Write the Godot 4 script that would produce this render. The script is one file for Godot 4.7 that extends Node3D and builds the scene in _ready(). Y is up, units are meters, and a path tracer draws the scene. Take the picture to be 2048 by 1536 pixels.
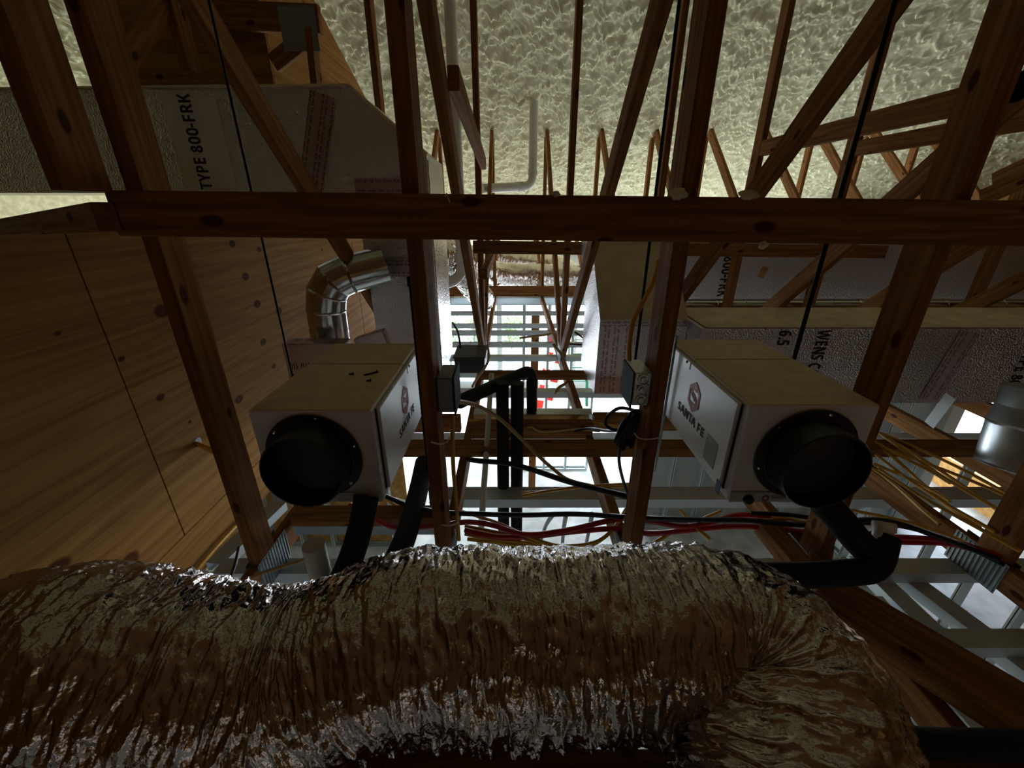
extends Node3D
# An attic of open trusses over a daylit shell. x right, y up, z towards the viewer; metres. The floor of the lower storey is y = 0.
# The eye stands 4.2 m above it; V() takes heights counted from the eye, which is how the place was measured.

const EYE := Vector3(0, 4.2, 0)
const FOCAL := 830.0
const PITCH := 23.04

var base_of := {}
var taken := {}
var M := {}
var cp := cos(deg_to_rad(PITCH))
var sp := sin(deg_to_rad(PITCH))

func _ready() -> void:
	var cam := Camera3D.new()
	cam.name = "camera"
	cam.fov = 85.55
	cam.near = 0.02
	cam.far = 200.0
	cam.position = EYE
	cam.rotation_degrees = Vector3(-PITCH, 0, 0)
	add_child(cam)
	cam.current = true
	var env := Environment.new()
	var sky_mat := ProceduralSkyMaterial.new()
	sky_mat.sky_top_color = Color(0.80, 0.88, 0.98)
	sky_mat.sky_horizon_color = Color(0.97, 0.98, 1.0)
	sky_mat.ground_bottom_color = Color(0.62, 0.62, 0.60)
	sky_mat.ground_horizon_color = Color(0.80, 0.80, 0.78)
	var sky := Sky.new()
	sky.sky_material = sky_mat
	env.background_mode = Environment.BG_SKY
	env.sky = sky
	env.background_energy_multiplier = 14.0
	env.tonemap_mode = Environment.TONE_MAPPER_LINEAR
	env.tonemap_exposure = 1.2
	env.sdfgi_enabled = true
	env.ssao_enabled = true
	env.ssil_enabled = true
	var we := WorldEnvironment.new()
	we.name = "world_environment"
	we.environment = env
	add_child(we)
	# daylight that falls in through the shopfront glazing of the far wall and through the side windows
	day("daylight_shopfront", Vector3(0.6, 1.45, -9.35), Vector2(8.6, 2.5), Vector3(0, 0, 1), 60.0)
	day("daylight_side", Vector3(6.8, 1.5, -6.45), Vector2(2.9, 1.9), Vector3(-1, 0, 0), 6.0)
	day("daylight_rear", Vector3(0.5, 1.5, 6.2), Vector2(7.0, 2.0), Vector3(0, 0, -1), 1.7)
	materials()
	shell()
	trusses()
	lumber()
	plywood()
	dehumidifiers()
	ducts()
	flex_ducts()
	pipes()
	ceiling_metal()
	boxes()
	cables()
	lower_storey()
	outdoors()
	small_things()

func day(called: String, at: Vector3, size: Vector2, towards: Vector3, energy: float) -> void:
	var l := AreaLight3D.new()
	l.name = called
	l.area_size = size
	l.light_energy = energy
	l.light_color = Color(0.93, 0.97, 1.0)
	l.shadow_enabled = true
	l.area_range = 30.0
	l.position = at
	l.basis = Basis.looking_at(towards, Vector3.UP)
	add_child(l)

# ---------------------------------------------------------------- places
func V(x: float, y: float, z: float) -> Vector3:
	return Vector3(x, y, z) + EYE

func ray(px: float, py: float) -> Vector3:
	var c := (768.0 - py) / FOCAL
	return Vector3((px - 1024.0) / FOCAL, c * cp - sp, -cp - c * sp)

func AZ(px: float, py: float, z: float) -> Vector3:   # a sighted point on the upright plane z
	var r := ray(px, py)
	return EYE + r * (z / r.z)

func AY(px: float, py: float, y: float) -> Vector3:   # on the level plane y (from the eye)
	var r := ray(px, py)
	return EYE + r * (y / r.y)

func AX(px: float, py: float, x: float) -> Vector3:   # on the upright plane x
	var r := ray(px, py)
	return EYE + r * (x / r.x)

func AD(px: float, py: float, depth: float) -> Vector3:
	return EYE + ray(px, py) * depth

# ---------------------------------------------------------------- mesh builder
class MB:
	var v := PackedVector3Array()
	var n := PackedVector3Array()
	var uv := PackedVector2Array()
	var ix := PackedInt32Array()

	func tri(a: Vector3, b: Vector3, c: Vector3, nn: Vector3, ua := Vector2.ZERO, ub := Vector2.ZERO, uc := Vector2.ZERO) -> void:
		var k := v.size()
		if (b - a).cross(c - a).dot(nn) > 0.0:
			v.append_array([a, c, b]); uv.append_array([ua, uc, ub])
		else:
			v.append_array([a, b, c]); uv.append_array([ua, ub, uc])
		n.append_array([nn, nn, nn])
		ix.append_array([k, k + 1, k + 2])

	func quad(a: Vector3, b: Vector3, c: Vector3, d: Vector3, nn: Vector3, u0 := 0.0, u1 := 1.0, v0 := 0.0, v1 := 1.0) -> void:
		tri(a, b, c, nn, Vector2(u0, v0), Vector2(u1, v0), Vector2(u1, v1))
		tri(a, c, d, nn, Vector2(u0, v0), Vector2(u1, v1), Vector2(u0, v1))

	func plate(a: Vector3, b: Vector3, c: Vector3, d: Vector3, inside: Vector3) -> void:
		var nn := (b - a).cross(c - a).normalized()
		if nn.dot((a + c) * 0.5 - inside) < 0.0:
			nn = -nn
		quad(a, b, c, d, nn, 0.0, a.distance_to(b), 0.0, a.distance_to(d))

	# a straight piece with the profile (in side, up) swept from p to q
	func sweep(p: Vector3, q: Vector3, side: Vector3, up: Vector3, prof: PackedVector2Array, shift := 0.0) -> void:
		var along := (q - p).normalized()
		var length := p.distance_to(q)
		var mid := Vector2.ZERO
		for a in prof:
			mid += a / prof.size()
		var run := shift
		for i in prof.size():
			var a := prof[i]
			var b := prof[(i + 1) % prof.size()]
			var w := a.distance_to(b)
			var d := (b - a).normalized()
			var nn := side * d.y - up * d.x
			if nn.dot(side * ((a + b) * 0.5 - mid).x + up * ((a + b) * 0.5 - mid).y) < 0.0 and prof.size() < 9:
				nn = -nn
			quad(p + side * a.x + up * a.y, q + side * a.x + up * a.y, q + side * b.x + up * b.y, p + side * b.x + up * b.y, nn.normalized(), shift * 3.1, shift * 3.1 + length / 1.2, run / 0.16, (run + w) / 0.16)
			run += w
		var tris := Geometry2D.triangulate_polygon(prof)
		for i in range(0, tris.size(), 3):
			for e in [[p, -along], [q, along]]:
				var t := [prof[tris[i]], prof[tris[i + 1]], prof[tris[i + 2]]]
				tri(e[0] + side * t[0].x + up * t[0].y, e[0] + side * t[1].x + up * t[1].y, e[0] + side * t[2].x + up * t[2].y, e[1], t[0] * 3.0, t[1] * 3.0, t[2] * 3.0)

	# lumber: w across, h along the hinted upward direction
	func bar(p: Vector3, q: Vector3, w: float, h: float, hint := Vector3.UP, ch := 0.0025, shift := 0.0) -> void:
		var along := (q - p).normalized()
		var side := along.cross(hint).normalized()
		var up := side.cross(along).normalized()
		var a := w / 2; var b := h / 2
		var pr := PackedVector2Array([Vector2(-a + ch, -b), Vector2(a - ch, -b), Vector2(a, -b + ch), Vector2(a, b - ch), Vector2(a - ch, b), Vector2(-a + ch, b), Vector2(-a, b - ch), Vector2(-a, -b + ch)])
		sweep(p, q, side, up, pr, shift)

	# a box with all its edges chamfered
	func box(c: Vector3, size: Vector3, ch := 0.004, b := Basis.IDENTITY) -> void:
		var h := size / 2
		ch = minf(ch, minf(h.x, minf(h.y, h.z)) * 0.9)
		for ax in 3:
			var i := (ax + 1) % 3
			var j := (ax + 2) % 3
			for s in [-1.0, 1.0]:
				var f := []
				for k in [[-1, -1], [1, -1], [1, 1], [-1, 1]]:
					var p := Vector3.ZERO
					p[ax] = s * h[ax]; p[i] = k[0] * (h[i] - ch); p[j] = k[1] * (h[j] - ch)
					f.append(c + b * p)
				var nn := Vector3.ZERO
				nn[ax] = s
				quad(f[0], f[1], f[2], f[3], b * nn, 0.0, size[i], 0.0, size[j])
				for t in [-1.0, 1.0]:   # the edge between ax and i, running along j
					var e := []
					for k in [[0, -1], [0, 1], [1, 1], [1, -1]]:
						var p := Vector3.ZERO
						p[ax] = s * (h[ax] - (ch if k[0] else 0.0)); p[i] = t * (h[i] - (0.0 if k[0] else ch)); p[j] = k[1] * (h[j] - ch)
						e.append(c + b * p)
					var en := Vector3.ZERO
					en[ax] = s; en[i] = t
					quad(e[0], e[1], e[2], e[3], b * en.normalized())
		for sx in [-1.0, 1.0]:
			for sy in [-1.0, 1.0]:
				for sz in [-1.0, 1.0]:
					var s := Vector3(sx, sy, sz)
					tri(c + b * (s * (h - Vector3(0, ch, ch))), c + b * (s * (h - Vector3(ch, 0, ch))), c + b * (s * (h - Vector3(ch, ch, 0))), b * s.normalized())

	# sheet metal bent in gores: ring i to ring i + 1 of a path, the joints mitred
	func gore(pts: PackedVector3Array, i: int, r: float, sides := 36) -> void:
		var p := PackedVector3Array()
		var mids := PackedVector3Array([pts[i], pts[i + 1]])
		var along := (pts[i + 1] - pts[i]).normalized()
		var a := along.cross(Vector3(0.1, 0.2, 1)).normalized()
		var b := a.cross(along)
		for e in [i, i + 1]:
			var t := (pts[mini(e + 1, pts.size() - 1)] - pts[maxi(e - 1, 0)]).normalized()
			var cut := (pts[e] - pts[maxi(e - 1, 0)]).normalized() + (pts[mini(e + 1, pts.size() - 1)] - pts[e]).normalized() if e > 0 and e < pts.size() - 1 else t
			cut = cut.normalized()
			for j in sides + 1:
				var w := TAU * j / sides
				var d := (a * cos(w) + b * sin(w)) * r
				p.append(pts[e] + d - along * (d.dot(cut) / along.dot(cut)))
		sheet(p, 2, sides + 1, mids)

	func tube(pts: PackedVector3Array, r: float, sides := 10, caps := true) -> void:
		var k0 := v.size()
		var up := Vector3.UP
		var run := 0.0
		for i in pts.size():
			var t := (pts[mini(i + 1, pts.size() - 1)] - pts[maxi(i - 1, 0)]).normalized()
			if absf(t.dot(up)) > 0.95:
				up = Vector3(0, 0, 1) if absf(t.z) < 0.9 else Vector3(1, 0, 0)
			var a := t.cross(up).normalized()
			up = a.cross(t).normalized()
			if i:
				run += pts[i].distance_to(pts[i - 1])
			for j in sides + 1:
				var w := TAU * j / sides
				var d := a * cos(w) + up * sin(w)
				v.append(pts[i] + d * r); n.append(d); uv.append(Vector2(run, float(j) / sides))
		for i in pts.size() - 1:
			for j in sides:
				var q := k0 + i * (sides + 1) + j
				ix.append_array([q, q + 1, q + sides + 1, q + 1, q + sides + 2, q + sides + 1])
		if caps:
			for e in [0, pts.size() - 1]:
				var nn := (pts[0] - pts[1]).normalized() if e == 0 else (pts[e] - pts[e - 1]).normalized()
				for j in sides:
					tri(pts[e], v[k0 + e * (sides + 1) + j], v[k0 + e * (sides + 1) + j + 1], nn)

	# rings of (radius, height) round an axis; smooth round it, sharp from ring to ring
	func lathe(o: Vector3, axis: Vector3, prof: PackedVector2Array, sides := 40) -> void:
		var a := axis.cross(Vector3.UP if absf(axis.y) < 0.9 else Vector3.RIGHT).normalized()
		var b := axis.cross(a).normalized()
		for i in prof.size() - 1:
			var p := prof[i]; var q := prof[i + 1]
			var k := v.size()
			var d := (q - p).normalized()
			for j in sides + 1:
				var w := TAU * j / sides
				var e := a * cos(w) + b * sin(w)
				var nn := (e * d.y - axis * d.x).normalized()
				v.append_array([o + e * p.x + axis * p.y, o + e * q.x + axis * q.y]); n.append_array([nn, nn])
				uv.append_array([Vector2(float(j) / sides, p.y), Vector2(float(j) / sides, q.y)])
			for j in sides:
				var f := k + j * 2
				var face := (v[f + 1] - v[f]).cross(v[f + 2] - v[f])
				if face.length() < 1e-12:
					face = (v[f + 1] - v[f]).cross(v[f + 3] - v[f])
				if face.dot(n[f]) > 0.0:
					ix.append_array([f, f + 2, f + 1, f + 1, f + 2, f + 3])
				else:
					ix.append_array([f, f + 1, f + 2, f + 1, f + 3, f + 2])

	# a sheet of rows x cols points with smooth normals; out points to its visible side
	func sheet(p: PackedVector3Array, rows: int, cols: int, out: Variant, uvs := PackedVector2Array()) -> void:
		var k := v.size()
		var m := clampi(rows / 2, 0, rows - 2)   # a row away from any pole tells which way round the faces go
		var flip := (p[m * cols + 1] - p[m * cols]).cross(p[(m + 1) * cols] - p[m * cols]).dot(p[m * cols] - out[m] if out is PackedVector3Array else out) > 0.0
		for r in rows:
			for c in cols:
				var a := p[r * cols + mini(c + 1, cols - 1)] - p[r * cols + maxi(c - 1, 0)]
				var b := p[mini(r + 1, rows - 1) * cols + c] - p[maxi(r - 1, 0) * cols + c]
				if c == 0 or c == cols - 1:
					if p[r * cols].distance_to(p[r * cols + cols - 1]) < 1e-5:
						a = p[r * cols + 1] - p[r * cols + cols - 2]
				var nn := a.cross(b).normalized()
				var away: Vector3 = p[r * cols + c] - out[r] if out is PackedVector3Array else out
				if nn.dot(away) < 0.0:
					nn = -nn
				n.append(nn)
				uv.append(uvs[r * cols + c] if uvs.size() else Vector2(c, r))
		v.append_array(p)
		for r in rows - 1:
			for c in cols - 1:
				var q := k + r * cols + c
				if flip:
					ix.append_array([q, q + cols, q + 1, q + 1, q + cols, q + cols + 1])
				else:
					ix.append_array([q, q + 1, q + cols, q + 1, q + cols + 1, q + cols])

	# a flat outline pushed out along thick
	func slab(outline: PackedVector3Array, thick: Vector3) -> void:
		var nn := thick.normalized()
		var ux := (outline[1] - outline[0]).normalized()
		var uy := nn.cross(ux)
		var flat := PackedVector2Array()
		var mid := Vector3.ZERO
		for q in outline:
			flat.append(Vector2((q - outline[0]).dot(ux), (q - outline[0]).dot(uy)))
			mid += q / outline.size()
		var tris := Geometry2D.triangulate_polygon(flat)
		for i in range(0, tris.size(), 3):
			var a := tris[i]; var b := tris[i + 1]; var c := tris[i + 2]
			tri(outline[a] + thick, outline[b] + thick, outline[c] + thick, nn, flat[a], flat[b], flat[c])
			tri(outline[a], outline[b], outline[c], -nn, flat[a], flat[b], flat[c])
		var turn := 0.0
		for i in flat.size():
			turn += flat[i].cross(flat[(i + 1) % flat.size()])
		for i in outline.size():
			var a := outline[i]; var b := outline[(i + 1) % outline.size()]
			var e := (b - a).cross(nn).normalized() * (1.0 if turn > 0.0 else -1.0)
			quad(a, b, b + thick, a + thick, e, 0.0, a.distance_to(b), 0.0, thick.length())

	func mesh(mat: Material, off: Vector3) -> ArrayMesh:
		var p := v.duplicate()
		for i in p.size():
			p[i] -= off
		var a := []
		a.resize(Mesh.ARRAY_MAX)
		a[Mesh.ARRAY_VERTEX] = p; a[Mesh.ARRAY_NORMAL] = n; a[Mesh.ARRAY_TEX_UV] = uv; a[Mesh.ARRAY_INDEX] = ix
		var m := ArrayMesh.new()
		m.add_surface_from_arrays(Mesh.PRIMITIVE_TRIANGLES, a)
		m.surface_set_material(0, mat)
		return m

# ---------------------------------------------------------------- objects
func numbered(called: String) -> String:
	var k: int = taken.get(called, -1) + 1
	taken[called] = k
	return called if k == 0 else "%s_%03d" % [called, k]

func tag(o: Node3D, label: String, category: String, group := "", kind := "") -> Node3D:
	o.set_meta("label", label)
	o.set_meta("category", category)
	if group:
		o.set_meta("group", group)
	if kind:
		o.set_meta("kind", kind)
	return o

func thing(called: String, label: String, category: String, at: Vector3, group := "") -> Node3D:
	var o := Node3D.new()
	o.name = numbered(called)
	o.position = at
	add_child(o)
	base_of[o] = at
	return tag(o, label, category, group)

func part(called: String, mb: MB, mat: Material, parent: Node3D) -> MeshInstance3D:
	var o := MeshInstance3D.new()
	o.name = called
	o.mesh = mb.mesh(mat, base_of[parent])
	parent.add_child(o, true)
	base_of[o] = base_of[parent]
	return o

func whole(called: String, mb: MB, mat: Material, label: String, category: String, group := "", kind := "") -> MeshInstance3D:
	var lo := mb.v[0]
	var hi := mb.v[0]
	for q in mb.v:
		lo = lo.min(q); hi = hi.max(q)
	var at := Vector3((lo.x + hi.x) / 2, lo.y, (lo.z + hi.z) / 2)
	var o := MeshInstance3D.new()
	o.name = numbered(called)
	o.mesh = mb.mesh(mat, at)
	o.position = at
	add_child(o)
	base_of[o] = at
	tag(o, label, category, group, kind)
	return o

func struct(called: String, mb: MB, mat: Material, label: String, category: String) -> MeshInstance3D:
	return whole(called, mb, mat, label, category, "", "structure")

func lettering(called: String, words: String, cap: float, at: Vector3, right: Vector3, up: Vector3, mat: Material, parent: Node3D, stretch := 1.0, font := "Droid Sans", weight := 400) -> MeshInstance3D:
	var f := SystemFont.new()
	f.font_names = PackedStringArray([font])
	f.font_weight = weight
	var tm := TextMesh.new()
	tm.text = words
	tm.font = f
	tm.font_size = 32
	tm.pixel_size = cap / 23.0
	tm.depth = 0.0012
	tm.curve_step = 2.0
	tm.horizontal_alignment = HORIZONTAL_ALIGNMENT_LEFT
	tm.vertical_alignment = VERTICAL_ALIGNMENT_BOTTOM
	tm.material = mat
	var o := MeshInstance3D.new()
	o.name = called
	o.mesh = tm
	o.transform = Transform3D(Basis(right.normalized() * stretch, up.normalized(), right.cross(up).normalized()), at - base_of[parent])
	parent.add_child(o, true)
	return o

func smooth(pts: Array, steps := 6) -> PackedVector3Array:
	var out := PackedVector3Array()
	for i in pts.size() - 1:
		var a: Vector3 = pts[maxi(i - 1, 0)]
		var b: Vector3 = pts[i]
		var c: Vector3 = pts[i + 1]
		var d: Vector3 = pts[mini(i + 2, pts.size() - 1)]
		for k in steps:
			out.append(b.cubic_interpolate(c, a, d, float(k) / steps))
	out.append(pts[-1])
	return out

func bent(pts: Array, radius: float, steps := 6) -> PackedVector3Array:   # straight runs with rounded elbows
	var out := PackedVector3Array([pts[0]])
	for i in range(1, pts.size() - 1):
		var p: Vector3 = pts[i]
		var a: Vector3 = pts[i - 1]
		var b: Vector3 = pts[i + 1]
		var r := minf(radius, minf(p.distance_to(a), p.distance_to(b)) * 0.49)
		var s := p + (a - p).normalized() * r
		var e := p + (b - p).normalized() * r
		for k in steps + 1:
			var t := float(k) / steps
			out.append(s.lerp(p, t).lerp(p.lerp(e, t), t))
	out.append(pts[-1])
	return out

# ---------------------------------------------------------------- materials
func plain(color: Color, rough := 0.6, metal := 0.0) -> StandardMaterial3D:
	var m := StandardMaterial3D.new()
	m.albedo_color = color
	m.roughness = rough
	m.metallic = metal
	return m

func noise_tex(seed_: int, freq: float, size: int, low: Color, high: Color, octaves := 4, kind := FastNoiseLite.TYPE_SIMPLEX_SMOOTH) -> NoiseTexture2D:
	var f := FastNoiseLite.new()
	f.seed = seed_
	f.noise_type = kind
	f.frequency = freq
	f.fractal_octaves = octaves
	var t := NoiseTexture2D.new()
	t.width = size
	t.height = size
	t.seamless = true
	t.noise = f
	var g := Gradient.new()
	g.set_color(0, low)
	g.set_color(1, high)
	t.color_ramp = g
	return t

func normal_tex(seed_: int, freq: float, size: int, strength: float, octaves := 3, kind := FastNoiseLite.TYPE_SIMPLEX_SMOOTH) -> NoiseTexture2D:
	var f := FastNoiseLite.new()
	f.seed = seed_
	f.noise_type = kind
	f.frequency = freq
	f.fractal_octaves = octaves
	var t := NoiseTexture2D.new()
	t.width = size
	t.height = size
	t.seamless = true
	t.as_normal_map = true
	t.bump_strength = strength
	t.noise = f
	return t

func wood_image(seed_: int, w: int, h: int, pale: Color, dark: Color, stretch: float, knots: Array) -> ImageTexture:
	var f := FastNoiseLite.new()
	f.seed = seed_
	f.frequency = 0.02
	f.fractal_octaves = 4
	var im := Image.create(w, h, false, Image.FORMAT_RGB8)
	for y in h:
		for x in w:
			var bend := 0.0
			var knot := 0.0
			for k in knots:
				var dx: float = float(x - k[0]) / (k[2] * 1.5)
				var dy: float = float(y - k[1]) / k[2]
				var d := sqrt(dx * dx + dy * dy)
				if d < 5.0:
					bend += dy / (1.0 + dy * dy * 1.5) * exp(-absf(dx) * 0.7) * k[2] * 1.1
				if d < 1.4:
					knot = maxf(knot, clampf((1.15 - d) / 0.4, 0.0, 1.0) * (0.8 + 0.2 * d))
				# the resin streak that trails off a knot
				if dx < 0.0 and dx > -4.0 and absf(dy) < 0.4:
					knot = maxf(knot, 0.22 * (1.0 + dx / 4.0) * (1.0 - absf(dy) / 0.4))
			var yy := y + bend
			var band := f.get_noise_2d(x / stretch, yy * 3.0)
			var wave := f.get_noise_2d(x / stretch * 0.6 + 900.0, yy * 0.7)
			var late := (float(x) / w - 0.75) * 4.0   # the last quarter runs over into the first, so that repeats join
			if late > 0.0:
				band = lerpf(band, f.get_noise_2d((x - w) / stretch, yy * 3.0), late)
				wave = lerpf(wave, f.get_noise_2d((x - w) / stretch * 0.6 + 900.0, yy * 0.7), late)
			var ring := sin((yy * 0.5 + wave * 42.0) * 0.55)
			var t := clampf(0.38 + band * 0.75 + ring * 0.17, 0.0, 1.0)
			var c := pale.lerp(dark, t)
			c = c.lerp(Color(0.30, 0.13, 0.05), knot * 0.8)
			im.set_pixel(x, y, c)
	return ImageTexture.create_from_image(im)

func print_image(seed_: int, w: int, h: int, ground: Color, ink: Color) -> ImageTexture:   # rows of small worn print, too small to read
	var rng := RandomNumberGenerator.new()
	rng.seed = seed_
	var im := Image.create(w, h, false, Image.FORMAT_RGB8)
	im.fill(ground)
	var y := 6
	while y < h - 20:
		for line in 2:
			var x := 6
			while x < w - 10:
				var word := rng.randi_range(2, 7)
				for k in word:
					if x > w - 8:
						break
					var tall := rng.randi_range(6, 10)
					im.fill_rect(Rect2i(x, y + 10 - tall, 2, tall), ink)
					if rng.randf() < 0.7:
						im.fill_rect(Rect2i(x, y + rng.randi_range(1, 8), 4, 2), ink)
					x += 6
				x += 7
			y += 15
		y += rng.randi_range(8, 22)
	return ImageTexture.create_from_image(im)

func materials() -> void:
	var lum := plain(Color(0.74, 0.65, 0.56), 0.8)
	lum.metallic_specular = 0.2
	lum.albedo_texture = wood_image(3, 512, 96, Color(0.80, 0.65, 0.46), Color(0.58, 0.41, 0.25), 9.0, [[90, 40, 7], [330, 66, 6], [455, 20, 5]])
	M.lumber = lum
	var ply := plain(Color(0.76, 0.71, 0.62), 0.75)
	ply.metallic_specular = 0.15
	ply.albedo_texture = wood_image(8, 1024, 512, Color(0.80, 0.63, 0.40), Color(0.66, 0.48, 0.27), 16.0, [[620, 130, 11], [690, 215, 9], [560, 262, 6], [848, 40, 7], [866, 110, 8], [884, 175, 9], [872, 262, 8], [890, 330, 6], [740, 350, 9], [660, 420, 6], [410, 470, 12], [330, 400, 12], [250, 90, 4], [120, 300, 6], [770, 400, 8], [940, 60, 6], [965, 210, 9], [150, 470, 6], [700, 300, 4], [600, 330, 3], [520, 180, 4], [200, 200, 5], [80, 420, 6], [300, 60, 4], [450, 120, 3], [820, 470, 5]])
	M.ply = ply
	var foam := plain(Color(0.90, 0.865, 0.705), 0.93)
	foam.albedo_texture = noise_tex(5, 0.02, 512, Color(0.80, 0.80, 0.76), Color(1, 1, 1), 5)
	foam.uv1_triplanar = true
	foam.uv1_scale = Vector3(0.9, 0.9, 0.9)
	M.foam = foam
	M.sheathing = plain(Color(0.60, 0.43, 0.28), 0.9)
	M.end_grain = plain(Color(0.42, 0.28, 0.17), 0.85)
	var foil := plain(Color(0.80, 0.775, 0.765), 0.30, 1.0)
	foil.normal_enabled = true
	foil.normal_texture = normal_tex(21, 0.055, 256, 5.0, 2)
	foil.normal_scale = 1.1
	foil.uv1_triplanar = true
	foil.uv1_scale = Vector3(6, 6, 6)
	M.foil = foil
	var band := foil.duplicate()
	band.uv1_triplanar = false
	band.uv1_scale = Vector3.ONE
	band.normal_enabled = false
	band.metallic = 0.75
	band.roughness = 0.4
	band.albedo_color = Color(1, 1, 1)
	band.albedo_texture = print_image(4, 512, 256, Color(0.76, 0.70, 0.69), Color(0.28, 0.12, 0.11))
	M.band = band
	var liner := plain(Color(0.92, 0.86, 0.72), 0.9)
	liner.albedo_texture = noise_tex(9, 0.03, 256, Color(0.86, 0.84, 0.80), Color(1, 1, 1), 4)
	liner.uv1_triplanar = true
	M.liner = liner
	var crinkle := plain(Color(0.78, 0.745, 0.72), 0.17, 1.0)
	crinkle.normal_enabled = true
	crinkle.normal_texture = normal_tex(31, 0.035, 512, 9.0, 3, FastNoiseLite.TYPE_CELLULAR)
	crinkle.normal_scale = 0.5
	crinkle.uv1_triplanar = true
	crinkle.uv1_scale = Vector3(3.5, 3.5, 3.5)
	M.crinkle = crinkle
	var galv := plain(Color(0.72, 0.74, 0.75), 0.34, 0.95)
	galv.roughness_texture = noise_tex(12, 0.05, 256, Color(0.85, 0.85, 0.85), Color(1, 1, 1), 3)
	galv.uv1_triplanar = true
	galv.uv1_scale = Vector3(4, 4, 4)
	M.galv = galv
	M.snap = plain(Color(0.74, 0.74, 0.73), 0.16, 1.0)
	var stud := plain(Color(0.76, 0.80, 0.81), 0.48, 0.45)
	M.stud = stud
	M.white = plain(Color(0.86, 0.85, 0.83), 0.42)
	var dusty := plain(Color(0.88, 0.80, 0.66), 0.7)
	dusty.albedo_texture = noise_tex(61, 0.012, 512, Color(0.90, 0.885, 0.86), Color(1, 1, 1), 4)
	dusty.uv1_triplanar = true
	dusty.uv1_scale = Vector3(1.6, 1.6, 2.2)
	M.dusty = dusty
	M.white_edge = plain(Color(0.74, 0.73, 0.71), 0.5)
	M.black = plain(Color(0.022, 0.021, 0.022), 0.42)
	M.rubber = plain(Color(0.035, 0.034, 0.036), 0.82)
	M.ink = plain(Color(0.05, 0.045, 0.045), 0.7)
	M.red_ink = plain(Color(0.62, 0.10, 0.08), 0.6)
	M.pvc = plain(Color(0.88, 0.87, 0.82), 0.38)
	M.yellow = plain(Color(0.80, 0.60, 0.14), 0.45)
	M.tan_cable = plain(Color(0.70, 0.56, 0.32), 0.5)
	M.red = plain(Color(0.66, 0.04, 0.07), 0.35)
	M.cable_black = plain(Color(0.02, 0.02, 0.022), 0.4)
	M.white_cable = plain(Color(0.85, 0.83, 0.78), 0.5)
	var conc := plain(Color(0.88, 0.90, 0.91), 0.8)
	conc.albedo_texture = noise_tex(40, 0.012, 512, Color(0.74, 0.74, 0.73), Color(1, 1, 1), 5)
	conc.uv1_triplanar = true
	conc.uv1_world_triplanar = true
	conc.uv1_scale = Vector3(0.35, 0.35, 0.35)
	M.concrete = conc
	M.board = plain(Color(0.66, 0.68, 0.66), 0.9)
	M.osb = plain(Color(0.80, 0.62, 0.36), 0.85)
	M.osb.albedo_texture = noise_tex(44, 0.04, 256, Color(0.72, 0.66, 0.55), Color(1, 1, 1), 4, FastNoiseLite.TYPE_CELLULAR)
	M.osb.uv1_triplanar = true
	M.frame = plain(Color(0.62, 0.65, 0.64), 0.5)
	var glass := plain(Color(0.95, 0.98, 1.0, 0.06), 0.05)
	glass.transparency = BaseMaterial3D.TRANSPARENCY_ALPHA
	M.glass = glass
	M.grey_box = plain(Color(0.20, 0.20, 0.20), 0.5, 0.3)
	M.jbox = plain(Color(0.85, 0.87, 0.88), 0.34, 0.3)
	M.jbox_dull = plain(Color(0.46, 0.46, 0.45), 0.5, 0.5)
	M.plate = plain(Color(0.58, 0.62, 0.63), 0.42, 0.85)
	M.screw = plain(Color(0.05, 0.045, 0.04), 0.5, 0.5)
	M.stripe_red = plain(Color(0.85, 0.12, 0.06), 0.6)
	M.stripe_white = plain(Color(0.90, 0.90, 0.88), 0.6)
	M.green = plain(Color(0.05, 0.36, 0.25), 0.6)
	M.leaf = plain(Color(0.36, 0.52, 0.12), 0.8)
	M.brick = plain(Color(0.66, 0.36, 0.28), 0.9)
	M.dark_steel = plain(Color(0.09, 0.085, 0.08), 0.45, 0.6)

# ---------------------------------------------------------------- the setting
func roof(z: float) -> float:   # underside of the foam, counted from the eye
	return 0.79 + 0.4 * (5.41 + z) if z < 0.5 else 3.154 - 0.4 * (z - 0.5)

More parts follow.
